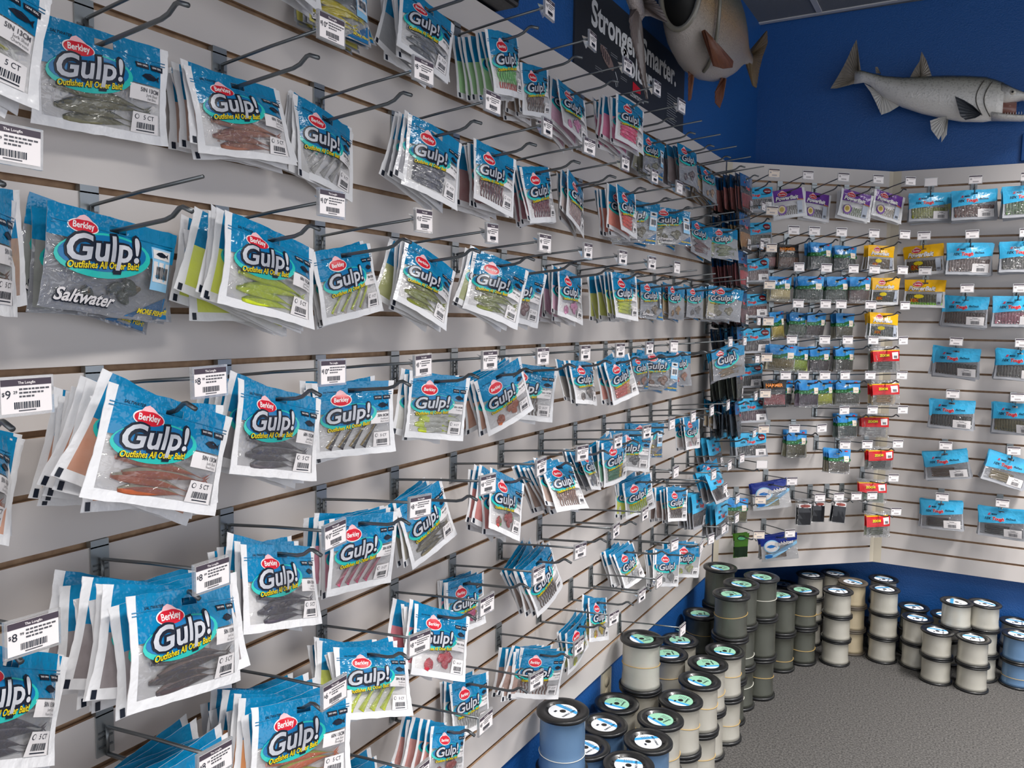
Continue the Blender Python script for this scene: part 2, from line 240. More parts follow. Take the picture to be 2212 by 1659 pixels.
# id, frame, slot, place along, kind, distance out, yaw, roll, pitch, width, height, bags behind, bait, colours, description, print
BAGS = [
  ('4a', 'L', 4, 0.625, 'L', 0.04, 0.04, 0.04, -0.07, 0.184, 0.123, 0, 'shad', (150, 146, 110), (96, 96, 70), 'olive silver jerk shads', ('5IN 13CM', 'Jerk Shad', 'Sardine'), None, None),
  ('4b', 'L', 4, 0.832, 'L', 0.04, 0.06, 0.07, 0.24, 0.188, 0.118, 4, 'shad', (190, 128, 100), (160, 100, 76), 'coppery brown jerk shads', ('6IN 15CM', 'Jerk Shad', 'New Penny'), None, None),
  ('4c', 'L', 4, 1.038, 'M', 0.02, 0.06, -0.21, 0.15, 0.153, 0.132, 3, 'paddle', (214, 212, 208), (190, 188, 184), 'pearl white paddletails', ('3IN 8CM', 'Paddletail', 'Pearl White'), None, None),
  ('4d', 'L', 4, 1.244, 'T', 0.1, -0.2, -0.26, 0.17, 0.137, 0.139, 3, 'slab', (120, 120, 132), (88, 88, 100), 'smoke grey swim baits', ('4IN 10CM', 'Shad'), '4 CT', None),
  ('4e', 'L', 4, 1.657, 'T', 0.09, -0.1, 0.14, 0.17, 0.129, 0.128, 4, 'worm', (150, 36, 58), (120, 30, 60), 'dark red worms', ('2IN 5CM', 'Worm'), '8 CT', None),
  ('4f', 'L', 4, 1.864, 'T', 0.09, 0.13, -0.39, 0.15, 0.125, 0.132, 2, 'worm', (206, 176, 172), (190, 150, 150), 'pale pink worms', ('3IN 8CM', 'Worm'), None, None),
  ('4g', 'L', 4, 2.071, 'T', 0.14, -0.04, -0.11, 0.14, 0.127, 0.126, 5, 'slab', (255, 84, 48), (235, 50, 30), 'orange red strips', ('3IN 8CM', 'Shrimp'), None, None),
  ('4h', 'L', 4, 2.483, 'S', 0.13, -0.77, -0.1, 0.3, 0.133, 0.121, 2, 'blob', (120, 116, 86), (90, 80, 56), 'olive brown shrimps', None, None, None),
  ('4i', 'L', 4, 2.897, 'S', 0.1, -0.32, -0.23, 0.2, 0.129, 0.125, 1, 'shad', (120, 70, 66), (96, 58, 54), 'dark red baits', None, None, None),
  ('4j', 'L', 4, 3.103, 'S', 0.13, -0.65, -0.02, 0.18, 0.128, 0.118, 1, 'shad', (110, 124, 60), (84, 100, 44), 'olive green baits', None, None, None),
  ('1a', 'L', 1, 1.038, 'S', 0.04, -0.36, -0.12, 0.4, 0.12, 0.128, 4, 'shad', (244, 226, 10), (224, 200, 0), 'yellow shrimps', None, None, None),
  ('1b', 'L', 1, 1.244, 'M', 0.08, -0.13, -0.24, 0.18, 0.143, 0.123, 4, 'shad', (120, 124, 130), (80, 84, 90), 'dark silver shads', ('6IN 15CM', 'Shad'), None, None),
  ('1c', 'L', 1, 1.451, 'T', 0.12, -0.04, 0.14, 0.12, 0.128, 0.125, 6, 'worm', (130, 226, 110), (220, 60, 40), 'green red-tailed worms', ('2IN 5CM', 'Swimming Mullet'), None, None),
  ('1d', 'L', 1, 1.657, 'T', 0.08, -0.05, 0.12, 0.02, 0.125, 0.112, 4, 'worm', (124, 84, 60), (96, 64, 44), 'brown worms', ('2IN 5CM', 'Sand Crab'), None, None),
  ('1e', 'L', 1, 1.864, 'T', 0.07, -0.09, -0.25, 0.28, 0.131, 0.138, 5, 'blob', (240, 150, 196), (230, 130, 180), 'pale pink baits', None, None, None),
  ('1f', 'L', 1, 2.071, 'T', 0.15, -0.25, -0.24, 0.19, 0.125, 0.131, 6, 'slab', (255, 70, 140), (240, 40, 110), 'hot pink strips', None, None, None),
  ('1g', 'L', 1, 2.483, 'S', 0.06, -0.22, -0.16, 0.15, 0.126, 0.126, 2, 'blob', (126, 122, 84), (90, 84, 50), 'olive shrimps', None, None, None),
  ('1h', 'L', 1, 2.69, 'S', 0.11, -0.19, -0.15, 0.2, 0.131, 0.132, 5, 'blob', (110, 84, 86), (70, 50, 60), 'plum brown shrimps', None, None, None),
  ('1i', 'L', 1, 3.103, 'S', 0.06, -0.13, -0.22, 0.27, 0.129, 0.123, 4, 'blob', (206, 160, 110), (120, 110, 80), 'tan shrimps', None, None, None),
  ('7z', 'L', 7, 0.418, 'L', 0.14, 0.61, -0.06, -0.03, 0.179, 0.124, 1, 'shad', (150, 90, 56), (116, 70, 44), 'camo brown jerk shads', ('5IN 13CM', 'Jerk Shad', 'Camo'), None, None),
  ('7a', 'L', 7, 0.625, 'B', 0.06, 0.15, -0.11, -0.01, 0.195, 0.12, 2, 'blob', (96, 104, 96), (120, 104, 70), 'natural grey shrimps', None, None, None),
  ('7b', 'L', 7, 0.832, 'L', 0.11, 0.13, -0.2, 0.15, 0.19, 0.126, 6, 'shad', (232, 250, 6), (180, 200, 20), 'chartreuse jerk shads', ('6IN 15CM', 'Jerk Shad', 'Chartreuse'), None, None),
  ('7c', 'L', 7, 1.038, 'M', 0.06, -0.03, 0.18, 0.11, 0.15, 0.12, 2, 'paddle', (226, 216, 206), (232, 250, 6), 'white and chartreuse paddletails', ('3IN 8CM', 'Paddletail'), None, None),
  ('7d', 'L', 7, 1.244, 'T', 0.09, -0.16, -0.47, 0.27, 0.133, 0.133, 3, 'shad', (142, 150, 40), (110, 104, 40), 'olive green minnows', ('4IN 10CM', 'Minnow'), '4 CT', None),
  ('7e', 'L', 7, 1.451, 'T', 0.12, -0.48, -0.32, 0.26, 0.138, 0.133, 2, 'shad', (140, 150, 60), (110, 110, 50), 'moss green minnows', ('4IN 10CM', 'Minnow'), '4 CT', None),
  ('7f', 'L', 7, 1.864, 'T', 0.08, -0.05, -0.21, 0.15, 0.126, 0.126, 5, 'blob', (246, 160, 206), (240, 140, 190), 'bubblegum pink baits', None, None, None),
  ('7g', 'L', 7, 2.071, 'T', 0.14, -0.19, -0.08, 0.16, 0.128, 0.126, 6, 'slab', (214, 226, 30), (170, 190, 20), 'yellow green strips', None, None, None),
  ('7h', 'L', 7, 2.483, 'S', 0.07, -0.2, -0.09, 0.11, 0.128, 0.118, 1, 'blob', (150, 130, 100), (120, 100, 76), 'brown shrimps', None, None, None),
  ('7i', 'L', 7, 2.69, 'S', 0.08, -0.14, -0.06, 0.1, 0.128, 0.117, 2, 'blob', (206, 160, 96), (170, 120, 70), 'golden tan shrimps', None, None, None),
  ('7j', 'L', 7, 2.897, 'S', 0.09, -0.22, -0.05, 0.06, 0.127, 0.111, 2, 'blob', (150, 146, 140), (120, 110, 100), 'grey shrimps', None, None, None),
  ('10z', 'L', 10, 0.418, 'L', 0.12, 0.6, -0.36, 0.08, 0.181, 0.112, 3, 'shad', (228, 120, 70), (236, 230, 220), 'orange white jerk shads', ('5IN 13CM', 'Jerk Shad', 'Nuclear Chicken'), None, None),
  ('10a', 'L', 10, 0.625, 'L', 0.16, 0.06, -0.32, 0.04, 0.187, 0.128, 8, 'shad', (204, 104, 58), (190, 186, 160), 'copper orange jerk shads', ('5IN 13CM', 'Jerk Shad', 'New Penny'), None, None),
  ('10b', 'L', 10, 0.832, 'L', 0.12, 0.16, -0.24, 0.1, 0.19, 0.127, 4, 'shad', (112, 106, 112), (150, 148, 152), 'silver jerk shads', ('6IN 15CM', 'Jerk Shad', 'Red Chrome'), None, None),
  ('10c', 'L', 10, 1.038, 'M', 0.08, -0.4, -0.0, 0.04, 0.152, 0.125, 3, 'paddle', (60, 52, 56), (176, 142, 40), 'black gold paddletails', ('3IN 8CM', 'Paddletail', 'Black Gold'), None, None),
  ('10d', 'L', 10, 1.244, 'T', 0.11, -0.5, -0.14, 0.06, 0.129, 0.123, 2, 'shadw', (226, 226, 214), (232, 250, 6), 'white and chartreuse baits', ('4IN 10CM', 'Paddletail'), '4 CT', None),
  ('10e', 'L', 10, 1.451, 'T', 0.12, -0.36, 0.42, -0.14, 0.131, 0.133, 4, 'blob', (206, 110, 66), (190, 96, 56), 'rusty orange shrimps', ('4IN 10CM', 'Swimming Mullet'), '10 CT', None),
  ('10f', 'L', 10, 1.864, 'T', 0.12, -0.04, -0.12, 0.3, 0.128, 0.111, 3, 'blob', (140, 130, 124), (110, 100, 98), 'grey brown crabs', None, None, None),
  ('10g', 'L', 10, 2.071, 'T', 0.13, -0.23, 0.2, 0.18, 0.128, 0.12, 3, 'slab', (244, 110, 90), (244, 180, 140), 'coral pink strips', None, None, None),
  ('10h', 'L', 10, 2.277, 'S', 0.12, -0.03, -0.06, 0.12, 0.127, 0.102, 1, 'blob', (214, 140, 96), (240, 90, 110), 'orange and pink shrimps', None, None, None),
  ('10i', 'L', 10, 2.69, 'S', 0.11, -0.24, -0.05, 0.05, 0.127, 0.119, 4, 'blob', (216, 150, 110), (240, 80, 110), 'peach pink shrimps', None, None, None),
  ('10k', 'L', 10, 3.103, 'B', 0.16, -0.42, 0.11, 0.09, 0.202, 0.119, 2, 'shad', (156, 136, 100), (190, 140, 60), 'tan swim baits', None, None, None),
  ('13z', 'L', 13, 0.418, 'L', 0.18, 0.5, -0.46, 0.15, 0.178, 0.11, 2, 'shad', (80, 74, 92), (120, 114, 128), 'purple chrome jerk shads', ('5IN 13CM', 'Jerk Shad', 'Purple Chrome'), None, None),
  ('13a', 'L', 13, 0.625, 'L', 0.18, 0.28, -0.24, 0.23, 0.197, 0.124, 9, 'shad', (92, 78, 82), (150, 124, 116), 'red chrome jerk shads', ('5IN 13CM', 'Jerk Shad', 'Red Chrome'), None, None),
  ('13b', 'L', 13, 0.832, 'L', 0.12, 0.27, -0.29, 0.25, 0.189, 0.119, 4, 'shad', (92, 84, 98), (130, 128, 138), 'purple grey jerk shads', ('6IN 15CM', 'Jerk Shad', 'Purple Chrome'), None, None),
  ('13c', 'L', 13, 1.038, 'M', 0.1, -0.17, -0.09, 0.03, 0.15, 0.128, 4, 'paddle', (226, 90, 130), (200, 130, 140), 'pink paddletails', ('3IN 8CM', 'Paddletail', 'Pink Belly Shrimp'), None, None),
  ('13d', 'L', 13, 1.244, 'M', 0.07, -0.06, 0.26, 0.11, 0.146, 0.126, 3, 'shad', (150, 140, 110), (96, 90, 80), 'gold flecked minnows', ('4IN 10CM', 'Minnow'), None, None),
  ('13e', 'L', 13, 1.451, 'T', 0.14, -0.04, -0.44, 0.23, 0.129, 0.127, 4, 'blob', (206, 60, 52), (110, 190, 80), 'strawberry red baits', ('4IN 10CM', 'Mullet'), None, None),
  ('13f', 'L', 13, 1.657, 'T', 0.16, -0.09, -0.13, 0.53, 0.13, 0.118, 6, 'worm', (160, 112, 90), (140, 96, 76), 'curled brown worms', ('6IN 15CM', 'Sandworm'), None, None),
  ('13g', 'L', 13, 2.071, 'T', 0.13, -0.19, 0.07, 0.06, 0.128, 0.125, 4, 'slab', (40, 140, 90), (236, 206, 20), 'green and yellow strips', None, None, None),
  ('13h', 'L', 13, 2.483, 'S', 0.07, -0.71, -0.02, 0.02, 0.128, 0.114, 2, 'shad', (206, 166, 80), (236, 226, 40), 'golden shrimps', None, None, None),
  ('13i', 'L', 13, 2.69, 'T', 0.15, -0.14, -0.06, 0.11, 0.129, 0.109, 2, 'blob', (240, 220, 214), (255, 60, 150), 'white and pink baits', None, None, None),
  ('13j', 'L', 13, 3.32, 'S', 0.08, -0.25, -0.17, 0.25, 0.129, 0.116, 3, 'blob', (156, 120, 70), (120, 86, 50), 'amber brown shrimps', None, None, None),
  ('16a', 'L', 16, 0.832, 'L', 0.16, -0.06, -0.23, 0.24, 0.187, 0.126, 8, 'shad', (255, 120, 20), (190, 200, 30), 'fire orange jerk shads', ('6IN 15CM', 'Jerk Shad', 'Firetiger'), None, None),
  ('16b', 'L', 16, 1.038, 'M', 0.12, -0.15, -0.31, 0.45, 0.158, 0.114, 5, 'paddle', (222, 236, 8), (196, 214, 10), 'chartreuse paddletails', ('3IN 8CM', 'Paddletail', 'Chartreuse'), None, None),
  ('16c', 'L', 16, 1.244, 'T', 0.12, -0.25, -0.4, 0.38, 0.136, 0.127, 4, 'blob', (214, 36, 60), (196, 30, 50), 'ruby red mullets', ('4IN 10CM', 'Swimming Mullet'), '10 CT', None),
  ('16d', 'L', 16, 1.451, 'T', 0.04, -0.21, -0.03, 0.09, 0.122, 0.116, 4, 'blob', (250, 90, 160), (240, 160, 50), 'rose pink baits', None, '10 CT', None),
  ('16e', 'L', 16, 1.657, 'T', 0.11, -0.19, 0.37, 0.17, 0.13, 0.128, 5, 'worm', (136, 100, 84), (110, 80, 66), 'dark brown worms', None, '10 CT', None),
  ('16f', 'L', 15, 2.327, 'T', 0.1, -0.47, 0.21, -0.04, 0.123, 0.119, 3, 'worm', (232, 255, 8), (220, 245, 6), 'neon chartreuse worms', None, None, None),
  ('16g', 'L', 16, 2.59, 'T', 0.14, -0.26, -0.15, 0.13, 0.128, 0.112, 5, 'worm', (104, 64, 52), (90, 54, 44), 'chocolate worms', None, None, None),
  ('19f', 'L', 18, 2.341, 'T', 0.06, -0.19, 0.12, 0.37, 0.125, 0.114, 5, 'blob', (236, 236, 236), (220, 220, 220), 'plain white baits', None, None, None),
  ('19h', 'L', 19, 2.743, 'T', 0.14, -0.65, -0.16, 0.13, 0.128, 0.122, 4, 'blob', (224, 228, 180), (220, 236, 20), 'white lime tube baits', None, None, None),
  ('19a', 'L', 19, 1.244, 'T', 0.14, 0.01, -0.4, 0.16, 0.124, 0.096, 5, 'blob', (216, 96, 84), (206, 60, 50), 'salmon red baits', None, None, None),
  ('19b', 'L', 19, 1.451, 'T', 0.05, -0.22, -0.07, 0.14, 0.122, 0.118, 2, 'worm', (234, 234, 230), (226, 226, 220), 'white worms', None, None, None),
  ('19c', 'L', 19, 1.657, 'T', 0.13, -0.72, -0.2, -0.02, 0.126, 0.121, 5, 'worm', (150, 92, 72), (128, 78, 60), 'reddish brown sandworms', None, None, None),
  ('19d', 'L', 19, 1.869, 'T', 0.12, -0.04, 0.25, -0.04, 0.124, 0.128, 2, 'blob', (196, 206, 50), (230, 200, 30), 'yellow green baits', None, None, None),
  ('19e', 'L', 19, 2.066, 'T', 0.09, 0.02, -0.28, 0.2, 0.128, 0.118, 1, 'blob', (240, 210, 40), (250, 120, 130), 'yellow and pink baits', None, None, None),
  ('13k', 'L', 13, 1.864, 'T', 0.13, 0.2, -0.2, 0.37, 0.126, 0.106, 3, 'blob', (96, 102, 122), (80, 86, 104), 'slate blue crabs', None, None, None),
  ('z1', 'L', 16, 2.949, 'Z', 0.17, 0.0, -0.04, 0.37, 0.185, 0.114, 4, 'fill', (104, 92, 92), (90, 80, 84), 'dark smoke stick baits', None, None, None),
  ('z2', 'L', 15, 3.32, 'Z', 0.06, 0, -0.05, 0.2, 0.184, 0.13, 4, 'fill', (104, 92, 92), (90, 80, 84), 'dark smoke stick baits', None, None, None),
  ('z3', 'L', 18, 3.088, 'Z', 0.16, 0.0, -0.04, 0.1, 0.184, 0.13, 4, 'fill', (104, 92, 92), (90, 80, 84), 'dark smoke stick baits', None, None, None),
  ('z4', 'L', 17, 2.897, 'Z', 0.13, 0.0, -0.1, 0.1, 0.184, 0.13, 4, 'fill', (104, 92, 92), (90, 80, 84), 'dark smoke stick baits', None, None, None),
  ('m1a', 'M', 1, 0.26, 'P', 0.07, -0.21, 0.15, 0.1, 0.153, 0.124, 2, 'worm', (126, 112, 96), (110, 96, 84), 'brown worms', None, None, None),
  ('m1b', 'M', 1, 0.43, 'P', 0.03, 0.1, -0.09, 0.05, 0.149, 0.122, 2, 'worm', (84, 70, 92), (70, 60, 80), 'dark violet worms', None, None, None),
  ('m1c', 'M', 1, 0.593, 'P', 0.08, -0.08, -0.21, 0.17, 0.155, 0.125, 2, 'worm', (166, 186, 140), (150, 170, 120), 'pale green worms', None, None, None),
  ('m1d', 'M', 1, 0.75, 'P', 0.09, -0.02, -0.24, 0.19, 0.156, 0.125, 2, 'worm', (236, 222, 200), (226, 212, 190), 'cream worms', None, None, None),
  ('m4a', 'M', 4, 0.206, 'H', 0.02, 0.2, 0.02, 0.03, 0.11, 0.111, 1, 'fill', (176, 112, 110), (160, 100, 96), 'dusty pink grubs', None, None, None),
  ('m4b', 'M', 4, 0.303, 'H', 0.02, 0.08, 0.01, 0.07, 0.11, 0.11, 1, 'fill', (120, 70, 36), (104, 60, 30), 'rust brown grubs', None, None, None),
  ('m4c', 'M', 4, 0.43, 'G', 0.08, 0.1, -0.02, 0.07, 0.115, 0.119, 3, 'fill', (60, 78, 76), (51, 66, 64), 'dark green worms', None, None, None),
  ('m4d', 'M', 4, 0.586, 'G', 0.03, 0.02, -0.06, 0.14, 0.116, 0.112, 3, 'fill', (48, 58, 54), (40, 49, 45), 'black green worms', None, None, None),
  ('m4e', 'M', 4, 0.738, 'Y', 0.07, -0.07, -0.04, 0.04, 0.13, 0.117, 2, 'fill', (112, 84, 40), (96, 72, 34), 'brown worms', None, None, '8X'),
  ('m6a', 'M', 6, 0.235, 'G', 0.08, 0.07, -0.02, 0.12, 0.115, 0.108, 3, 'fill', (238, 220, 158), (202, 187, 134), 'cream yellow worms', None, None, None),
  ('m6b', 'M', 6, 0.367, 'G', 0.11, -0.21, -0.01, -0.0, 0.117, 0.112, 3, 'fill', (40, 72, 56), (34, 61, 47), 'deep green worms', None, None, None),
  ('m6c', 'M', 6, 0.494, 'G', 0.12, 0.05, 0.01, 0.02, 0.115, 0.113, 3, 'fill', (66, 90, 72), (56, 76, 61), 'moss green worms', None, None, None),
  ('m6d', 'M', 6, 0.599, 'G', 0.13, 0.08, -0.0, 0.04, 0.115, 0.113, 3, 'fill', (110, 66, 54), (93, 56, 45), 'red brown worms', None, None, None),
  ('m6e', 'M', 6, 0.736, 'Y', 0.12, -0.14, 0.01, -0.07, 0.131, 0.119, 2, 'fill', (72, 70, 48), (60, 60, 40), 'dark green worms', None, None, '18X'),
  ('m8a', 'M', 8, 0.241, 'G', 0.06, 0.5, 0.08, 0.03, 0.114, 0.121, 3, 'fill', (226, 200, 20), (192, 170, 17), 'bright yellow worms', None, None, None),
  ('m8b', 'M', 8, 0.37, 'G', 0.04, 0.03, -0.1, 0.11, 0.114, 0.108, 3, 'fill', (50, 90, 50), (42, 76, 42), 'green flecked worms', None, None, None),
  ('m8c', 'M', 8, 0.445, 'G', 0.05, 0.22, -0.02, -0.04, 0.115, 0.11, 3, 'fill', (84, 56, 56), (71, 47, 47), 'maroon worms', None, None, None),
  ('m8d', 'M', 8, 0.591, 'G', 0.04, 0.2, -0.02, 0.03, 0.114, 0.118, 3, 'fill', (110, 104, 70), (93, 88, 59), 'olive tan worms', None, None, None),
  ('m8e', 'M', 8, 0.755, 'Y', 0.09, -0.17, -0.06, 0.2, 0.134, 0.119, 3, 'fill', (56, 70, 52), (50, 62, 46), 'forest green worms', None, None, '16X'),
  ('m10a', 'M', 10, 0.217, 'G', 0.16, -0.25, -0.05, -0.07, 0.118, 0.113, 3, 'fill', (170, 150, 90), (144, 127, 76), 'gold and black worms', None, None, None),
  ('m10b', 'M', 10, 0.375, 'G', 0.04, 0.28, -0.08, 0.07, 0.115, 0.116, 3, 'fill', (200, 226, 40), (170, 192, 34), 'lime worms', None, None, None),
  ('m10c', 'M', 10, 0.484, 'G', 0.02, 0.12, -0.02, 0.07, 0.115, 0.115, 3, 'fill', (72, 48, 52), (61, 40, 44), 'wine brown worms', None, None, None),
  ('m10d', 'M', 10, 0.609, 'G', 0.03, 0.17, -0.05, 0.05, 0.114, 0.113, 3, 'fill', (70, 70, 56), (59, 59, 47), 'dark olive worms', None, None, None),
  ('m10e', 'M', 10, 0.755, 'R', 0.12, -0.01, -0.0, 0.15, 0.14, 0.118, 3, 'slab', (76, 84, 66), (66, 72, 56), 'dark moss flukes', None, None, None),
  ('m12a', 'M', 12, 0.196, 'H', 0.14, -0.06, 0.01, 0.02, 0.11, 0.118, 1, 'fill', (190, 74, 80), (176, 64, 70), 'brick pink craws', None, None, None),
  ('m12b', 'M', 12, 0.281, 'G', 0.06, 0.15, -0.03, 0.06, 0.114, 0.116, 3, 'fill', (40, 40, 44), (34, 34, 37), 'black worms', None, None, None),
  ('m12c', 'M', 12, 0.383, 'G', 0.11, 0.14, -0.03, 0.05, 0.114, 0.121, 3, 'fill', (78, 36, 74), (66, 30, 62), 'deep purple worms', None, None, None),
  ('m12d', 'M', 12, 0.477, 'G', 0.08, 0.27, -0.0, 0.04, 0.114, 0.116, 3, 'fill', (226, 232, 20), (192, 197, 17), 'chartreuse yellow worms', None, None, None),
  ('m12e', 'M', 12, 0.604, 'G', 0.07, -0.19, -0.01, 0.14, 0.116, 0.115, 3, 'fill', (74, 74, 40), (62, 62, 34), 'khaki worms', None, None, None),
  ('m12f', 'M', 12, 0.763, 'R', 0.11, -0.04, -0.01, 0.15, 0.14, 0.115, 2, 'slab', (186, 142, 70), (170, 126, 60), 'amber flukes', None, None, None),
  ('m14a', 'M', 14, 0.624, 'G', 0.05, 0.11, -0.05, 0.13, 0.115, 0.114, 3, 'fill', (32, 60, 48), (27, 51, 40), 'bottle green worms', None, None, None),
  ('m14b', 'M', 14, 0.775, 'R', 0.04, -0.1, -0.04, 0.2, 0.142, 0.112, 1, 'slab', (178, 176, 176), (166, 164, 164), 'pearl grey flukes', None, None, None),
  ('m15a', 'M', 15, 0.377, 'G', 0.04, 0.12, -0.05, 0.11, 0.114, 0.125, 3, 'fill', (120, 112, 60), (102, 95, 51), 'mustard olive worms', None, None, None),
  ('m16a', 'M', 16, 0.499, 'G', 0.18, 0.04, -0.08, 0.17, 0.115, 0.108, 3, 'fill', (96, 76, 36), (81, 64, 30), 'bronze worms', None, None, None),
  ('m16b', 'M', 16, 0.761, 'R', 0.11, 0.05, -0.03, 0.06, 0.14, 0.107, 2, 'slab', (72, 74, 62), (62, 64, 54), 'slate green flukes', None, None, None),
  ('m18a', 'M', 18, 0.249, 'F', 0.05, -0.15, 0.13, -0.02, 0.178, 0.127, 2, 'slab', (200, 196, 160), (190, 186, 150), 'pale tan strips', None, None, None),
  ('m18b', 'M', 18, 0.749, 'R', 0.08, -0.07, -0.05, 0.27, 0.142, 0.109, 1, 'slab', (86, 126, 78), (76, 112, 70), 'leaf green flukes', None, None, None),
  ('m19a', 'M', 19, 0.387, 'K', 0.11, -0.09, -0.03, 0.04, 0.074, 0.123, 1, None, (228, 228, 230), (228, 228, 230), 'jig skirts', None, None, None),
  ('m19b', 'M', 19, 0.479, 'K', 0.08, 0.15, -0.07, 0.07, 0.074, 0.116, 1, None, (228, 228, 230), (228, 228, 230), 'jig skirts', None, None, None),
  ('m19c', 'M', 19, 0.566, 'K', 0.11, 0.06, -0.15, 0.09, 0.075, 0.118, 1, None, (228, 228, 230), (228, 228, 230), 'jig skirts', None, None, None),
  ('m20a', 'M', 20, 0.772, 'R', 0.1, 0.11, -0.06, 0.18, 0.14, 0.117, 1, 'slab', (84, 92, 54), (76, 82, 48), 'olive flukes', None, None, None),
  ('m21a', 'M', 21, 0.249, 'F', 0.13, -0.25, 0.17, -0.2, 0.164, 0.124, 2, 'slab', (180, 156, 136), (168, 144, 124), 'fleshy tan strips', None, None, None),
  ('n1', 'M', 1, 0.105, 'Z', 0.08, 0.24, 0.11, 0.05, 0.184, 0.099, 3, 'fill', (90, 80, 80), (90, 80, 80), 'black chrome finesse worms', None, None, None),
  ('n3', 'M', 3, 0.105, 'Z', 0.09, 0.24, 0.09, 0.09, 0.184, 0.104, 3, 'fill', (96, 90, 70), (96, 90, 70), 'amber finesse worms', None, None, None),
  ('n5', 'M', 5, 0.105, 'Z', 0.08, 0.24, 0.07, 0.09, 0.184, 0.103, 3, 'fill', (150, 130, 130), (150, 130, 130), 'silver finesse worms', None, None, None),
  ('n7', 'M', 7, 0.105, 'Z', 0.08, 0.24, 0.05, 0.11, 0.184, 0.103, 3, 'fill', (120, 60, 60), (120, 60, 60), 'red finesse worms', None, None, None),
  ('n9', 'M', 9, 0.105, 'Z', 0.11, 0.24, 0.03, 0.13, 0.184, 0.106, 3, 'fill', (80, 70, 70), (80, 70, 70), 'dark chrome finesse worms', None, None, None),
  ('n11', 'M', 11, 0.105, 'Z', 0.06, 0.23, 0.02, 0.13, 0.184, 0.105, 3, 'fill', (90, 90, 90), (90, 90, 90), 'smoke finesse worms', None, None, None),
  ('n13', 'M', 13, 0.105, 'Z', 0.11, 0.24, -0.0, 0.15, 0.184, 0.105, 3, 'fill', (96, 50, 70), (96, 50, 70), 'plum finesse worms', None, None, None),
  ('n15', 'M', 15, 0.105, 'Z', 0.12, 0.24, -0.02, 0.16, 0.184, 0.106, 3, 'fill', (60, 60, 60), (60, 60, 60), 'black finesse worms', None, None, None),
  ('m19z', 'M', 19, 0.105, 'G', 0.02, 0.06, -0.08, 0.12, 0.114, 0.111, 3, 'fill', (120, 116, 20), (102, 98, 17), 'ochre worms', None, None, None),
  ('m20z', 'M', 21, 0.105, 'V', 0.07, -0.1, 0.03, -0.16, 0.07, 0.117, 1, None, (228, 228, 230), (228, 228, 230), 'lime jig heads', None, None, None),
  ('r0', 'R', 1, 0.157, 'Z', 0.08, 0.43, 0.03, 0.0, 0.18, 0.124, 4, 'fill', (160, 166, 50), (136, 141, 42), 'yellow green stick baits', None, None, None),
  ('r1', 'R', 1, 0.325, 'Z', 0.09, 0.26, 0.04, 0.05, 0.18, 0.128, 4, 'fill', (130, 90, 80), (110, 76, 68), 'brown stick baits', None, None, None),
  ('r2', 'R', 1, 0.515, 'Z', 0.12, 0.2, 0.05, 0.05, 0.184, 0.13, 4, 'fill', (110, 150, 90), (93, 127, 76), 'green stick baits', None, None, None),
  ('r3', 'R', 4, 0.322, 'Z', 0.1, 0.22, -0.01, 0.02, 0.182, 0.137, 4, 'fill', (150, 124, 116), (127, 105, 98), 'pinkish grey stick baits', None, None, None),
  ('r4', 'R', 4, 0.52, 'Z', 0.11, 0.2, 0.01, 0.05, 0.184, 0.13, 4, 'fill', (120, 120, 116), (102, 102, 98), 'ash grey stick baits', None, None, None),
  ('r5', 'R', 7, 0.317, 'Z', 0.09, -0.37, -0.05, -0.09, 0.185, 0.133, 4, 'fill', (110, 86, 76), (93, 73, 64), 'cocoa stick baits', None, None, None),
  ('r6', 'R', 7, 0.51, 'Z', 0.1, 0.0, 0.0, 0.02, 0.184, 0.13, 4, 'fill', (210, 130, 150), (178, 110, 127), 'rose stick baits', None, None, None),
  ('r7', 'R', 10, 0.293, 'Z', 0.14, -0.42, -0.06, -0.1, 0.189, 0.132, 4, 'fill', (96, 88, 84), (81, 74, 71), 'charcoal stick baits', None, None, None),
  ('r8', 'R', 10, 0.532, 'Z', 0.12, -0.2, -0.03, 0.0, 0.184, 0.13, 4, 'fill', (130, 126, 120), (110, 107, 102), 'stone grey stick baits', None, None, None),
  ('r9', 'R', 13, 0.288, 'Z', 0.13, -0.27, -0.02, -0.01, 0.183, 0.128, 4, 'fill', (70, 66, 60), (59, 56, 51), 'graphite stick baits', None, None, None),
  ('r10', 'R', 13, 0.525, 'Z', 0.13, -0.49, -0.01, 0.0, 0.181, 0.135, 4, 'fill', (150, 140, 90), (127, 119, 76), 'khaki gold stick baits', None, None, None),
  ('r11', 'R', 16, 0.272, 'Z', 0.11, -0.27, 0.17, -0.02, 0.184, 0.127, 4, 'slab', (110, 80, 60), (93, 68, 51), 'copper stick baits', None, None, None),
  ('r12', 'R', 16, 0.525, 'Z', 0.09, 0.37, -0.28, 0.03, 0.182, 0.131, 4, 'slab', (160, 140, 90), (136, 119, 76), 'honey stick baits', None, None, None),
  ('r13', 'R', 19, 0.27, 'Z', 0.08, -0.29, 0.09, 0.06, 0.179, 0.128, 4, 'slab', (60, 44, 42), (51, 37, 35), 'black plum stick baits', None, None, None),
  ('r14', 'R', 19, 0.5, 'Z', 0.14, -0.28, 0.03, 0.02, 0.179, 0.127, 4, 'slab', (70, 70, 76), (59, 59, 64), 'midnight stick baits', None, None, None),
  ('ry1', 'R', 4, 0.14, 'Y2', 0.07, -0.34, 0.06, -0.08, 0.17, 0.131, 3, 'fill', (110, 84, 40), (96, 72, 34), 'bronze brown worms', None, None, '8X'),
  ('ry2', 'R', 6, 0.156, 'Y2', 0.07, -0.19, -0.03, -0.08, 0.17, 0.123, 2, 'fill', (104, 100, 40), (150, 230, 20), 'lime tipped worms', None, None, '18X'),
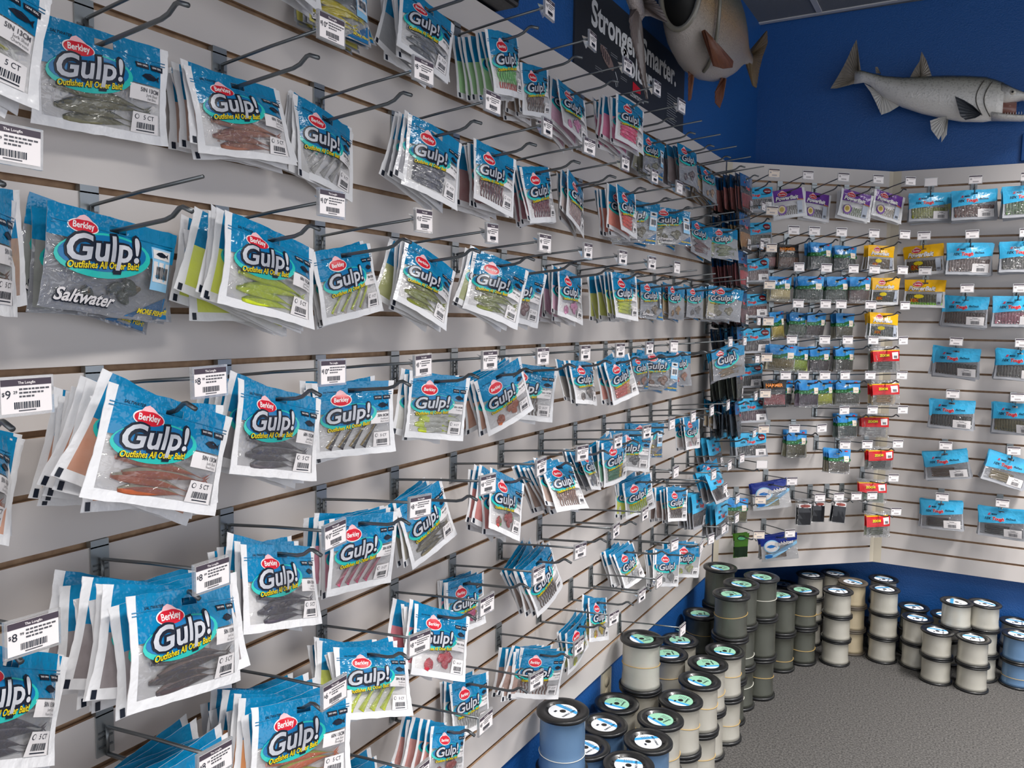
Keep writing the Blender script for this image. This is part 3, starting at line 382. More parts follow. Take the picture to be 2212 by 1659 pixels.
  ('4z', 'L', 4, 0.418, 'L', 0.13, 0.1, -0.22, 0.1, 0.19, 0.128, 2, 'shadw', (232, 232, 226), (230, 226, 60), 'white jerk shads', ('5IN 13CM', 'Jerk Shad', 'Chartreuse'), None, None),
  ('1z', 'L', 1, 0.832, 'L', 0.12, 0.1, -0.2, 0.2, 0.19, 0.128, 3, 'shad', (236, 236, 232), (200, 200, 200), 'white shads', None, None, None),
  ('4x', 'L', 4, 1.451, 'T', 0.1, -0.2, -0.2, 0.15, 0.13, 0.13, 5, 'worm', (120, 40, 44), (96, 30, 36), 'maroon worms', None, None, None),
  ('4w', 'L', 4, 2.277, 'S', 0.1, -0.9, -0.1, 0.1, 0.128, 0.125, 3, 'blob', (130, 120, 90), (100, 90, 60), 'olive tan shrimps', None, None, None),
  ('7x', 'L', 7, 1.657, 'T', 0.06, -0.5, -0.2, 0.1, 0.13, 0.13, 4, 'blob', (150, 100, 100), (130, 90, 90), 'rosy brown baits', None, None, None),
  ('7w', 'L', 7, 3.103, 'S', 0.15, -0.95, -0.15, 0.2, 0.128, 0.125, 6, 'blob', (150, 140, 100), (120, 110, 80), 'khaki shrimps', None, None, None),
  ('10x', 'L', 10, 1.657, 'T', 0.08, -1.0, -0.1, 0.1, 0.13, 0.13, 5, 'worm', (130, 110, 100), (110, 90, 80), 'taupe worms', None, None, None),
  ('10w', 'L', 10, 2.483, 'S', 0.11, -0.95, -0.1, 0.1, 0.128, 0.12, 4, 'blob', (170, 120, 90), (140, 96, 70), 'cinnamon shrimps', None, None, None),
  ('13w', 'L', 13, 2.277, 'T', 0.1, -0.9, -0.1, 0.15, 0.13, 0.12, 2, 'blob', (120, 120, 124), (100, 100, 104), 'iron grey baits', None, None, None),
  ('16y', 'L', 16, 0.625, 'L', 0.15, 0.15, -0.05, 0.2, 0.19, 0.128, 6, 'shad', (250, 150, 60), (190, 200, 30), 'orange jerk shads', ('5IN 13CM', 'Jerk Shad'), None, None),
  ('19y', 'L', 19, 1.038, 'M', 0.12, 0.1, -0.2, 0.2, 0.152, 0.128, 5, 'paddle', (226, 90, 130), (200, 130, 140), 'rose paddletails', None, None, None),
  ('13y', 'L', 16, 3.133, 'S', 0.1, -0.2, 0.2, 0.2, 0.128, 0.12, 2, 'blob', (240, 120, 150), (240, 190, 170), 'pink and cream baits', None, None, None),
  ('19x', 'L', 19, 2.62, 'T', 0.11, -0.4, -0.2, 0.2, 0.13, 0.12, 4, 'blob', (180, 180, 180), (150, 150, 150), 'silver baits', None, None, None),
  ('e1', 'L', 1, 3.32, 'D', 0.15, -0.09999999999999999, -0.04, 0.08, 0.15, 0.15, 8, 'fill', (190, 50, 44), (190, 50, 44), 'red worms', None, None, None),
  ('e3', 'L', 3, 3.32, 'D', 0.15, -0.06, -0.04, 0.08, 0.15, 0.15, 8, 'fill', (200, 140, 50), (200, 140, 50), 'amber worms', None, None, None),
  ('e5', 'L', 5, 3.32, 'D', 0.15, -0.01999999999999999, -0.04, 0.08, 0.15, 0.15, 8, 'fill', (206, 50, 60), (206, 50, 60), 'crimson worms', None, None, None),
  ('e7', 'L', 7, 3.32, 'D', 0.15, 0.020000000000000018, -0.04, 0.08, 0.15, 0.15, 8, 'fill', (120, 50, 60), (120, 50, 60), 'wine worms', None, None, None),
  ('e9', 'L', 9, 3.32, 'D', 0.15, 0.06, -0.04, 0.08, 0.15, 0.15, 8, 'fill', (40, 60, 96), (40, 60, 96), 'dark blue worms', None, None, None),
  ('e11', 'L', 11, 3.32, 'D', 0.15, 0.1, -0.04, 0.08, 0.15, 0.15, 8, 'fill', (40, 52, 30), (40, 52, 30), 'black green worms', None, None, None),
  ('e13', 'L', 13, 3.32, 'D', 0.15, 0.14, -0.04, 0.08, 0.15, 0.15, 8, 'fill', (30, 60, 90), (30, 60, 90), 'navy worms', None, None, None),
]
# ================================================================ the room
PAINT = mat('blue_wall_paint', (24, 84, 152), .45, bump=.25, bscale=170)
def quad_wall(name, a, b, z0, z1, m, th=.1, side=1):
    a = Vector(a); b = Vector(b); t = (b-a).normalized(); n = Vector((t.y, -t.x))*side*th
    mb = MB(); v = [(p.x, p.y, z) for p in (a, b, b-n, a-n) for z in (z0, z1)]
    mb.add(v, [(0, 2, 3, 1), (2, 4, 5, 3), (4, 6, 7, 5), (6, 0, 1, 7), (1, 3, 5, 7), (0, 6, 4, 2)], m)
    o = mb.obj(name); o['kind'] = 'structure'; return o
bk = lambda x: 4.1747 + (x-.6162)*.04054
XL = -.02
quad_wall('wall_left', (XL, -3.0), (XL, bk(XL)), 0, 3.0, PAINT)
quad_wall('wall_back', (XL-.1, bk(XL-.1)), (6.0, bk(6.0)), 0, 3.0, PAINT)
mb = MB(); CARPET = mat('grey_carpet', (112, 110, 108), .95, spec=.1, bump=.6, bscale=300, noise=.4, nscale=150, noise_rgb=(58, 57, 57))
mb.box(-.3, 6, -3, 5, -.05, 0, CARPET); o = mb.obj('floor'); o['kind'] = 'structure'
mb = MB(); mb.box(-.3, 6, -3, 5, 2.985, 3.05, mat('ceiling_tile', (120, 124, 130), .9, bump=.4, bscale=300)); o = mb.obj('ceiling'); o['kind'] = 'structure'
BB = mat('baseboard_navy', (10, 26, 62), .5)
mb = MB(); mb.box(XL, XL+.008, -3, bk(0)-.01, 0, .1, BB); o = mb.obj('baseboard_left'); o['kind'] = 'structure'
mb = MB(); v = [(x, bk(x)-d, z) for x in (XL, 6) for d in (0, .008) for z in (0, .1)]
mb.add(v, [(0, 4, 6, 2), (1, 3, 7, 5), (2, 6, 7, 3), (0, 1, 5, 4), (0, 2, 3, 1), (4, 5, 7, 6)], BB); o = mb.obj('baseboard_back'); o['kind'] = 'structure'
# ceiling grid runners
mb = MB(); GR = mat('ceiling_grid', (200, 200, 202), .5)
for k in range(8): mb.box(k*.61+.25, k*.61+.275, -3, 4.1, 2.98, 2.986, GR)
for k in range(12): mb.box(-.02, 6, -2.6+k*.61, -2.575+k*.61, 2.979, 2.985, GR)
o = mb.obj('trim_ceiling'); o['kind'] = 'structure'

SLATM = mat('slat_melamine', (212, 206, 202), .38, noise=.7, nscale=3, noise_rgb=(204, 198, 195))
MDF = mat('slat_groove_board', (196, 164, 132), .75, noise=.6, nscale=60, noise_rgb=(150, 120, 94))
CREAM = mat('end_strip_cream', (208, 198, 178), .5)
def slatwall(F, u0, u1, label, g0=None, g1=None, strips=()):
    g0 = u0 if g0 is None else g0; g1 = u1 if g1 is None else g1
    root = empty('slatwall_panel', P3(F, (u0+u1)/2, 0, Z0-24*SL)); inv = Matrix.Translation(-root.location)
    tag(root, label, 'slatwall')
    H = 24*SL; mb = MB()
    fm = frame(F, 0, 0, Z0)
    def ex(prof, a, b, mats):
        pa = [inv @ fm @ Vector((a, y, z)) for y, z in prof]; pb = [inv @ fm @ Vector((b, y, z)) for y, z in prof]; n = len(prof)
        for i in range(n-1): mb.add([pa[i], pb[i], pb[i+1], pa[i+1]], [(0, 1, 2, 3)], mats[i])
    prof = [(0, -.019), (0, 0)]; ms = [SLATM]
    g = .0045
    for k in range(1, 24):
        y = -k*SL
        prof += [(y+g, 0), (y+g, -.005), (y+g+.005, -.005), (y+g+.005, -.012), (y-g-.005, -.012), (y-g-.005, -.005), (y-g, -.005), (y-g, 0)]
        ms += [SLATM, MDF, MDF, MDF, MDF, MDF, MDF, MDF]
    prof += [(-H, 0), (-H, -.019), (0, -.019)]; ms += [SLATM, SLATM, SLATM]
    ex(prof, g0, g1, ms)
    for a, b in ((u0, g0), (g1, u1)):
        if b-a > .004: ex([(0, -.019), (0, 0), (-H, 0), (-H, -.019), (0, -.019)], a, b, [CREAM]*4)
    for a in (u0, u1):
        pts = [inv @ fm @ Vector((a, y, z)) for y, z in ((0, 0), (-H, 0), (-H, -.019), (0, -.019))]; mb.add(pts, [(0, 1, 2, 3)], SLATM)
    mb.obj('board', root); return root
slatwall('L', -1.6, 3.549, 'long white slatwall panel along the side wall, full of teal bait bags')
slatwall('M', 0.004, .8316, 'narrow white slatwall panel set across the room corner', g0=.03, g1=.812)
slatwall('R', .0, 2.2, 'white slatwall panel on the back wall under the silver salmon', g0=.034)

# outlet on the blue wall under the panel
root = empty('power_outlet', (XL, 2.392, .31)); tag(root, 'ivory wall outlet low on blue wall behind stacked spools', 'power outlet')
IV = mat('ivory_plastic', (214, 204, 178), .4)
mb = MB(); mb.box(0, .006, -.038, .038, -.058, .058, IV); mb.obj('cover_plate', root)
for dz in (-.02, .02):
    mb = MB(); mb.lathe([(0, 0), (.017, 0), (.016, .003), (0, .003)], mat('ivory_socket', (190, 180, 156), .4), 20); so = mb.obj('socket', root)
    so.rotation_euler = (0, PI/2, 0); so.location = (.006, 0, dz)
# black box on top of the panel
root = empty('black_speaker', (XL, 1.57, Z0+.005)); tag(root, 'small black box speaker fixed to blue wall above the panel', 'speaker')
mb = MB(); BK = mat('black_plastic', (14, 14, 16), .4, bump=.1)
mb.box(0, .075, -.06, .055, .0, .15, BK); b_ = mb.obj('case', root)
md = b_.modifiers.new('b', 'BEVEL'); md.width = .008; md.segments = 2
mb = MB(); mb.box(.0755, .078, -.05, .045, .012, .138, mat('speaker_cloth', (24, 24, 26), .9, bump=.5, bscale=500)); mb.obj('grille', root)
root = empty('wall_box', (1.14, bk(1.14)-.001, Z0+.08)); tag(root, 'small blue painted cover plate on back wall below salmon jaw', 'cover plate')
mb = MB(); mb.box(-.03, .045, -.012, 0, -.062, .055, PAINT); b_ = mb.obj('cover', root); md = b_.modifiers.new('b', 'BEVEL'); md.width = .003

# ================================================================ poster
root = empty('poster', (XL, 2.52, Z0)); tag(root, 'black fishing line poster with white lettering on blue wall behind the fish', 'poster')
PB = mat('poster_black', (38, 42, 50), .45); PW = mat('poster_white', (222, 224, 226), .5)
mb = MB(); mb.box(.0, .006, -.47, .475, .0, .262, PB); mb.obj('board', root)
mb = MB()
def ptext(s, y0, z0, wd, m, off=.03, ang=0):
    vs, fs, W = txt(s, off, 0)
    mb.add([(.0068, y0+(x+.5)*wd, z0+y*wd) for x, y in vs], fs, m)
ptext('Stronger.', -.366, .148, .375, PW); ptext('Smarter.', .032, .158, .345, PW); ptext('Bolder.', -.123, .082, .272, PW)
ptext('COUNTDOWN', -.06, .022, .12, PW, .02)
for k in range(12): mb.box(.006, .0068, .29, .29+random.uniform(.09, .13), .112-k*.0085, .1148-k*.0085, mat('poster_grey', (120, 124, 130), .5))
for (a, b) in ((-.3, .11), (-.22, .108), (-.14, .06), (-.33, .04)):
    for k in range(2): mb.box(.006, .0068, a, a+.05, b-k*.006, b+.002-k*.006, MATS['poster_grey'])
mb.obj('printed_text', root); mb = MB(); mb.add([(.007, y, z) for y, z in ((-.04, .07), (.03, .062), (.03, .045), (-.04, .04))], [(0, 1, 2, 3)], RED)
mb.obj('printed_emblem', root)
mb = MB()     # picture of a lure on the poster
LG = mat('poster_lure', (132, 112, 108), .4)
ov = [(.0072, -.255+.045*math.cos(a)*(1 if math.cos(a) < 0 else 1.3), .085-.02*math.sin(a)+.018*-math.cos(a)) for a in [2*PI*k/20 for k in range(20)]]
mb.add(ov, [tuple(range(20))], LG)
for k in range(5): mb.box(.0073, .0078, -.29+k*.013, -.286+k*.013, .085-k*.004, .108-k*.004, INK)
mb.tube([(.009, -.19, .06), (.009, -.175, .045), (.009, -.168, .022), (.009, -.18, .018), (.009, -.185, .03)], .0012, SILV, 6)
mb.obj('lure_picture', root)
# ================================================================ display hooks
def hook_meshes(L, res=8):
    d = {}
    mb = MB(); mb.box(-.0125, .0125, -.062, -.004, .001, .0035, STEEL); mb.box(-.0125, .0125, -.006, .004, -.006, .0035, STEEL)
    for y in (-.03, -.037, -.05): mb.box(-.010, .010, y, y+.0022, .0035, .0052, WIRE)
    d['bracket'] = mb.mesh('bracket')
    mb = MB(); mb.tube([(0, -.022, .006), (0, -.0205, .013), (0, -.02+.02*.5, L*.55), (0, -.0005, L+.0215)], .0024, WIRE, res)
    mb.tube([(0, -.022, .008), (0, -.058, .008)], .0024, WIRE, res); d['label_arm'] = mb.mesh('label_arm')
    mb = MB(); k = L/.195
    mb.tube([(0, -.0592, .006), (0, -.059, .012), (0, -.06+.0947*.15*k, .15*k), (0, -.042, .163*k), (0, -.0335, .175*k), (0, -.0325, .181*k), (0, -.0385, .197*k)], .003, WIRE, res)
    d['prong'] = mb.mesh('prong')
    mb = MB(); mb.box(-.026, .026, -.0235, .0135, L+.022, L+.0262, CLIPP)
    mb.add([(-.004, .0, L+.02), (.004, .0, L+.02), (.012, -.006, L+.004), (-.012, .006, L+.004)], [(0, 1, 2, 3)], CLIPP)
    mb.add([(-.004, -.006, L+.02), (.004, -.006, L+.02), (.012, -.016, L+.006), (-.012, -.004, L+.006)], [(0, 1, 2, 3)], CLIPP)
    d['card_holder'] = mb.mesh('card_holder')
    return d
def far_card(L, col=None):
    mb = MB(); z = L+.0266; mb.box(-.0235, .0235, -.0205, .011, L+.0262, z, col or CARD); mb.box(-.0235, .0235, .0062, .011, z, z+.0003, CARDH)
    LG_ = mat('faint_ink', (176, 170, 172), .5); mb.box(-.02, -.013, -.006, .001, z, z+.0003, LG_); mb.box(-.008, .020, .001, .003, z, z+.0003, LG_); mb.box(-.010, .012, -.016, -.011, z, z+.0003, LG_)
    return mb.mesh('price_card')
def card_mesh(L, price, cents, blank=False, col=None):
    mb = MB(); z = L+.0266; mb.box(-.0235, .0235, -.0205, .011, L+.0262, z, col or CARD)
    if not blank:
        e = z+.0003; mb.box(-.0235, .0235, .005, .011, z, e, CARDH)
        def t(s, x, y, wd, m, off=.01):
            vs, fs, W = txt(s, off, 0, res=2); mb.add([(x+(a+.5)*wd, y+b*wd, e+.0002) for a, b in vs], fs, m)
        t('The Longfin', -.008, .0066, .016, CARD, .02)
        t('$', -.0228, -.004, .0024, INK); t(price, -.0198, -.0066, .0048 if len(price) < 2 else .0078, INK, .0); t(cents, -.0125, -.0022, .0036, INK)
        for k, (a, b) in enumerate(((-.007, .022), (-.007, .018), (-.007, .008))):
            x = a
            while x < b-.002:
                q = random.uniform(.0018, .0045); mb.box(x, min(x+q, b), .0008-k*.0034, .0024-k*.0034, z, e, INKG); x += q+.0009
        x = -.012
        while x < .012:
            q = random.choice((.0004, .0007, .0011)); mb.box(x, x+q, -.0165, -.0102, z, e, INK); x += q+.0007
        mb.box(-.008, .008, -.0188, -.0178, z, e, INKG)
    return mb.mesh('price_card')
HM = {'L': hook_meshes(.195), 'R': hook_meshes(.13)}
PR = [('9', '29'), ('8', '99'), ('10', '49'), ('8', '59'), ('6', '99')]
CM = {'L': [card_mesh(.195, *p) for p in PR], 'R': [card_mesh(.13, *p) for p in PR]}
CB = {'L': card_mesh(.195, '', '', True), 'R': card_mesh(.13, '', '', True), 'B': far_card(.195, BUFF), 'F': {'L': far_card(.195), 'R': far_card(.13)}}
PRICE = {('L', 10, -1): 0, ('L', 10, 0): 1, ('L', 10, 1): 2, ('L', 10, 2): 3, ('L', 13, -1): 1, ('L', 13, 0): 1, ('L', 13, 1): 2, ('L', 13, 2): 3, ('L', 4, 1): 2, ('L', 7, 1): 2, ('L', 16, 0): 1, ('L', 16, 1): 4, ('L', 7, -1): 0}
# rows named from the top
ROWN = {F: sorted({k for u, k in HOOKS[F]}) for F in HOOKS}
ROWT = {'L': 'side panel', 'M': 'corner panel', 'R': 'back panel'}
def where(F, u, k):
    us = sorted(a for a, b in HOOKS[F] if b == k); i = min(range(len(us)), key=lambda j: abs(us[j]-u))
    return ORD[i]+' hook', ORD[ROWN[F].index(k)]+' row', ROWT[F]
for F in ('L', 'M', 'R'):
    KF = 'R' if F == 'R' else 'L'
    for u, k in HOOKS[F]:
        root = empty('display_hook'); root.matrix_world = frame(F, u, 0, Z0-k*SL)
        h, r, p = where(F, u, k); ci = round((u-.625)/.2065)
        nocard = F == 'L' and ((k == 1 and u > 2.35) or (k == 4 and u > 2.4) or (k == 7 and (u > 2.4 or .6 < u < .65)) or (k == 10 and 2.4 < u < 2.85) or (u, k) in ((2.59, 16), (3.32, 1)))
        tag(root, 'zinc wire hook %s, %s, %s, %s' % ('without card' if nocard else 'with price card', h, r, p), 'display hook', 'wire hooks on the slatwall')
        for n in ('bracket', 'label_arm', 'prong'): link(n, HM[KF][n], root)
        if not nocard:
            ho = link('card_holder', HM[KF]['card_holder'], root); a = random.uniform(-.22, .22) if random.random() < .5 else random.uniform(-.05, .05)
            a *= .6
            pv = Vector((0, 0, .195 if KF == 'L' else .13))
            ho.matrix_local = Matrix.Translation(pv) @ Matrix.Rotation(a, 4, 'Y') @ Matrix.Rotation(a*.3, 4, 'Z') @ Matrix.Translation(-pv)
            me = CM[KF][PRICE.get((F, k, ci), random.choice((1, 1, 3, 2)))]
            if F == 'R' and k == 1 and u < .2: me = CB['R']
            elif (F, k) == ('M', 17): me = CB['L']
            elif F == 'M' and u < .15: me = CB['B']
            elif F != 'L' or u > 2.2: me = CB['F'][KF]
            link('price_card', me, ho)

# ================================================================ bait bags
TOP = .014
SPEC = {  # w, h, side border, bottom border, header bottom at each side, bulge, border, header, back, film
 'L': (.19, .127, .013, .012, .43, .41, .010, WHITE, TEAL, BACKW, FILM), 'M': (.152, .127, .011, .012, .42, .40, .009, WHITE, TEAL, BACKW, FILM),
 'T': (.13, .128, .009, .012, .40, .38, .008, WHITE, TEAL, BACKW, FILM), 'S': (.128, .124, .005, .005, .30, .34, .008, FILMC, TEAL, CLEARBACK, FILMC),
 'B': (.198, .124, .007, .006, .30, .34, .009, FILMC, TEAL, CLEARBACK, FILMC), 'Z': (.184, .13, .008, .010, .56, .40, .007, CLEARBACK, SKYB, CLEARBACK, FILMC),
 'D': (.15, .15, .006, .010, .34, .34, .006, DARKC, DEEPB, DARKC, FILMC),
 'P': (.153, .124, .012, .012, .42, .42, .008, WHITE, PURP, BACKW, FILM), 'Y': (.132, .119, .008, .012, .44, .44, .008, WHITE, YELL, BACKW, FILM),
 'Y2': (.17, .127, .010, .012, .42, .42, .008, WHITE, YELL, BACKW, FILM), 'G': (.115, .115, .003, .004, .46, .44, .007, FILMC, GSKY, FILMC, FILMC),
 'R': (.14, .115, .004, .006, .20, .20, .007, FILMC, FILMC, FILMC, FILMC), 'H': (.11, .115, .006, .006, .34, .34, .007, BLKB, BLKB, BLKB, FILM),
 'F': (.17, .127, .008, .010, .40, .28, .006, FILMC, NAVY, BACKW, FILMC), 'K': (.074, .12, .004, .004, .2, .2, .002, FILMC, FILMC, FILMC, FILMC),
 'V': (.07, .117, .004, .004, .3, .3, .001, GREENC, GREENC, GREENC, GREENC)}
class Bag:
    def __init__(s, t, var, T0=None):
        (s.w, s.h, s.bw, s.bb, s.hl, s.hr, s.T0, s.mb_, s.mh, s.mk, s.mf) = SPEC[t]; s.t = t
        if T0 is not None: s.T0 = T0
        R = random.Random(hash((t, var)) if False else sum(map(ord, t))*31+var*7); g = R.uniform
        k = s.w/.19
        s.a = (g(-.010, .004)*k, g(-.0012, .0012), g(25, 60), g(0, 6), g(-.008, .008)*k, g(-.008, .008), g(-.0012, .0012), g(40, 90), g(0, 6), g(-1.1, 1.1))
        s.R = R
    def yb(s, x): u = x/s.w+.5; return TOP-(s.hl+(s.hr-s.hl)*u)*s.h
    def bend(s, x, y):
        A = s.a; v = (TOP-y)/s.h; u = 2*x/s.w
        return A[0]*u*u + A[1]*math.sin(y*A[2]*1.6+A[3]+u*A[9]) + A[4]*v*v + A[5]*u*v*v*.8 + A[6]*math.sin(x*A[7]+A[8])*(.4+v)
    def thick(s, x, y):
        y0 = -.0056; y1 = TOP-s.h+s.bb; ww = s.w/2-s.bw
        if y > y0 or y < y1 or abs(x) > ww: return 0.0003
        return .0003+s.T0*(1-(x/ww)**4)*max(0, math.sin(PI*((y0-y)/(y0-y1))**.8))
    def surf(s, x, y, e=0): return (x, y, s.bend(x, y)+s.thick(x, y)+e)
    def meshes(s, opaque=None):
        w2 = s.w/2; ww = w2-s.bw
        xs = [-w2] + [-ww+(ww-.013)*i/4 for i in range(5)] + [0.0] + [.013+(ww-.013)*i/4 for i in range(5)] + [w2]
        rows = [lambda x: TOP, lambda x: TOP*.55, lambda x: .0035, lambda x: -.0055]
        for i in (1, 2, 3): rows.append(lambda x, i=i: -.0055+(s.yb(x)+.0055)*i/3)
        ybt = TOP-s.h+s.bb
        for i in range(1, 8): rows.append(lambda x, i=i: s.yb(x)+(ybt-s.yb(x))*i/7)
        rows.append(lambda x: TOP-s.h)
        nx, ny = len(xs), len(rows); jit = [[(s.R.uniform(-1, 1)*.0007, s.R.uniform(-1, 1)*.0008) for _ in xs] for _ in rows]
        F, Bk = [], []
        for j, r in enumerate(rows):
            for i, x in enumerate(xs):
                y = r(x)
                jx, jy = jit[j][i] if (j in (0, ny-1) or i in (0, nx-1)) else (0, 0)
                if i in (0, nx-1): jx -= math.copysign(.0035*math.sin(PI*min(1, max(0, (TOP-y)/s.h))), x)
                F.append((x+jx, y+jy, s.bend(x, y)+s.thick(x, y))); Bk.append((x+jx, y+jy, s.bend(x, y)-.3*s.thick(x, y)-.0003))
        mb = MB(); wb = MB(); fr, wi = {}, []
        for j in range(ny-1):
            for i in range(nx-1):
                if j == 2 and i in (5, 6): continue
                q = (j*nx+i, (j+1)*nx+i, (j+1)*nx+i+1, j*nx+i+1)
                side = i in (0, nx-2); 
                if j < 6: m = s.mb_ if (side and s.t not in 'ZSBGV' and s.t != 'F' and s.t != 'Y2' and s.t != 'Y') else s.mh
                elif j < ny-2 and not side: m = None
                else: m = s.mb_
                if m is None: wi.append(q)
                else: fr.setdefault(m.name, (m, []))[1].append(q)
        for m, fs in fr.values(): mb.add(F, fs, m, True) if False else s._add(mb, F, fs, m)
        bf = [(j*nx+i, j*nx+i+1, (j+1)*nx+i+1, (j+1)*nx+i) for j in range(ny-1) for i in range(nx-1) if not (j == 2 and i in (5, 6))]
        s._add(mb, Bk, bf, s.mk)
        s._add(wb if opaque is None else mb, F, wi, s.mf if opaque is None else opaque)
        if opaque is not None and s.t in 'LMT':
            yb = TOP-s.h; q = [(-w2+a, yb+c) for a, c in ((.004, .001), (.010, .001), (.010, .011), (.004, .011))]
            mb.add([(x, y, s.bend(x, y)+.0012) for x, y in q], [(0, 1, 2, 3)], INK); mb.add([(x, y, s.bend(x, y)-.0016) for x, y in q], [(3, 2, 1, 0)], INK)
        return mb.mesh('bait_bag'), (wb.mesh('clear_window') if opaque is None else None)
    def _add(s, mb, V, fs, m):
        ids = sorted({i for f in fs for i in f}); mp = {a: b for b, a in enumerate(ids)}
        mb.add([V[i] for i in ids], [tuple(mp[i] for i in f) for f in fs], m, True)
class Print:
    def __init__(s, bag): s.b = bag; s.mb = MB()
    def xy(s, u, v): return ((u-.5)*s.b.w, TOP-v*s.b.h)
    def pts(s, ps, fs, m, e): s.mb.add([s.b.surf(x, y, e) for x, y in ps], fs, m)
    def text(s, t, u, v, wu, m, e=.0006, off=0, shear=0, rot=0, fit=None, arc=0, sx=1, hk=1, res=3):
        vs, fs, W = txt(t, off, shear, sx, res); cx, cy_ = s.xy(u, v); wd = wu*s.b.w
        c_, s_ = math.cos(rot), math.sin(rot)
        s.pts([(cx+(x*c_-y*hk*s_)*wd, cy_+(x*s_+y*hk*c_+arc*x*x)*wd) for x, y in vs], fs, m, e)
    def ell(s, u, v, ru, rv, m, e=.0004, rot=0, n=28, k=5):
        cx, cy_ = s.xy(u, v); rx, ry = ru*s.b.w, rv*s.b.h; c_, s_ = math.cos(rot), math.sin(rot)
        ps = [(cx, cy_)]
        for q in range(1, k+1):
            for i in range(n):
                a = 2*PI*i/n; x, y = rx*q/k*math.cos(a), ry*q/k*math.sin(a); ps.append((cx+x*c_-y*s_, cy_+x*s_+y*c_))
        fs = [(0, 1+i, 1+(i+1) % n) for i in range(n)] + [(1+(q-1)*n+i, 1+q*n+i, 1+q*n+(i+1) % n, 1+(q-1)*n+(i+1) % n) for q in range(1, k) for i in range(n)]
        s.pts(ps, fs, m, e)
    def rect(s, u0, v0, u1, v1, m, e=.0004, n=4, sk=0):
        ps = [s.xy(u0+(u1-u0)*i/n, v0+(v1-v0)*j/n+sk*i/n) for j in range(n+1) for i in range(n+1)]
        s.pts(ps, [(j*(n+1)+i, (j+1)*(n+1)+i, (j+1)*(n+1)+i+1, j*(n+1)+i+1) for j in range(n) for i in range(n)], m, e)
    def poly(s, uv, m, e=.0005): s.pts([s.xy(*p) for p in uv], [tuple(range(len(uv)))], m, e)
    def bars(s, u0, v0, u1, v1, m, e=.0007):
        R = random.Random(3); x = u0
        while x < u1:
            q = R.choice((.003, .005, .008)); s.rect(x, v0, x+q, v1, m, e, 1); x += q+R.choice((.004, .006))
    def lines(s, u0, v0, u1, n, dv, m=None, e=.0007):
        for k in range(n): s.rect(u0+random.uniform(0, .02), v0+k*dv, u1, v0+k*dv+dv*.35, m or INKG, e, 1)
def fish_icon(p, u, v, k, m, e=.0009):
    pr = [(-1, 0), (-.6, -.32), (0, -.45), (.5, -.25), (.75, -.08), (1.1, -.42), (1.0, 0), (1.1, .36), (.75, .08), (.4, .3), (-.3, .35)]
    p.poly([(u+a*k, v+b*k*1.2) for a, b in pr], m, e)
def berkley(p, u, v, k, rot=0):
    p.ell(u, v, .108*k, .068*k*1.1, PAPER, .0006, rot); p.ell(u, v, .10*k, .058*k*1.1, RED, .0009, rot); p.text('Berkley', u, v+.02*k, .155*k, PAPER, .0012, .02, .25, rot, hk=1.15)
    p.poly([(u+a*k, v+b*k) for a, b in ((-.055, -.055), (-.03, -.095), (.0, -.115), (.03, -.10), (.07, -.055), (.03, -.065), (.0, -.06))], PINKW, .0010)
GP = {'L': (.385, .485, .50, .57, .30, .235, 1.05), 'M': (.41, .51, .55, .62, .32, .235, 1.15), 'T': (.41, .52, .58, .62, .33, .25, 1.25), 'S': (.38, .44, .57, .53, .27, .17, 1.2), 'B': (.40, .46, .57, .54, .24, .165, 1.0)}
def gulp_print(p, t, cap=None, full=True, rot=.13):
    gx, gy, gw, tg, bu, bv, bk_ = GP[t]; asp = p.b.w/p.b.h
    p.ell(gx-.0, gy-.05, gw*.60, gw*asp*.25, AQUA, .0004, rot); p.ell(gx-.01, gy-.07, gw*.55, gw*asp*.20, LTEAL, .0007, rot)
    p.text('Gulp!', gx, gy, gw*1.0, INK, .0013, .085, .25, rot, hk=.94); p.text('Gulp!', gx+.006, gy+.018, gw*1.0, INK, .0012, .08, .25, rot, hk=.94)
    p.text('Gulp!', gx, gy, gw*.955, SILV, .0022, .022, .25, rot, hk=.92)
    berkley(p, bu, bv, bk_, rot*.4)
    if not full: return
    p.text('Outfishes All Other Bait!', gx-.01, tg+.005, gw*.92, INK, .0009, .05, .2, rot, hk=1.2, res=2); p.text('Outfishes All Other Bait!', gx-.01, tg, gw*.9, YEL, .0016, .02, .2, rot, hk=1.2, res=2)
    if t in 'LMT':
        p.text('SALTWATER', .2, .14, .15, INK, .0006, .01, .2)
        for u in (.72, .84): p.rect(u, .20, u+.105, .255, INK, .0006, 1)
        p.text('EASY OPEN', .772, .232, .08, PAPER, .0009, .02); p.text('LEAK SEAL', .892, .232, .08, PAPER, .0009, .02)
        fish_icon(p, .83, .335, .075, INK, .0006)
        p.rect(.66, .43, .915, .58, PAPER, .0004, 3); p.text((cap or ('5IN 13CM',))[0], .825, .49, .16, INKG, .0008, .02)
        for i, c in enumerate((cap or ('', 'Jerk Shad'))[1:]): p.text(c, .845, .53+.035*i, min(.13, .011*len(c)), INKG, .0008, 0, res=1)
    else:
        p.rect(.76, .20, .95, .66, LBLUE, .0006, 3); p.rect(.77, .22, .94, .32, PAPER, .0008, 2); p.rect(.77, .35, .94, .57, PAPER, .0008, 2); p.bars(.80, .40, .92, .53, INK, .0011)
        fish_icon(p, .855, .27, .06, INK, .0011)
        p.text('Saltwater', .30, .915, .44, INK, .0008, .07, .3); p.text('Saltwater', .30, .91, .43, PAPER, .0012, .025, .3)
        p.poly([(.62, .975), (.95, .72), (.95, .975)], LTEAL, .0005); p.text('MORE FISH!', .83, .925, .24, YEL, .0011, .03, .2)
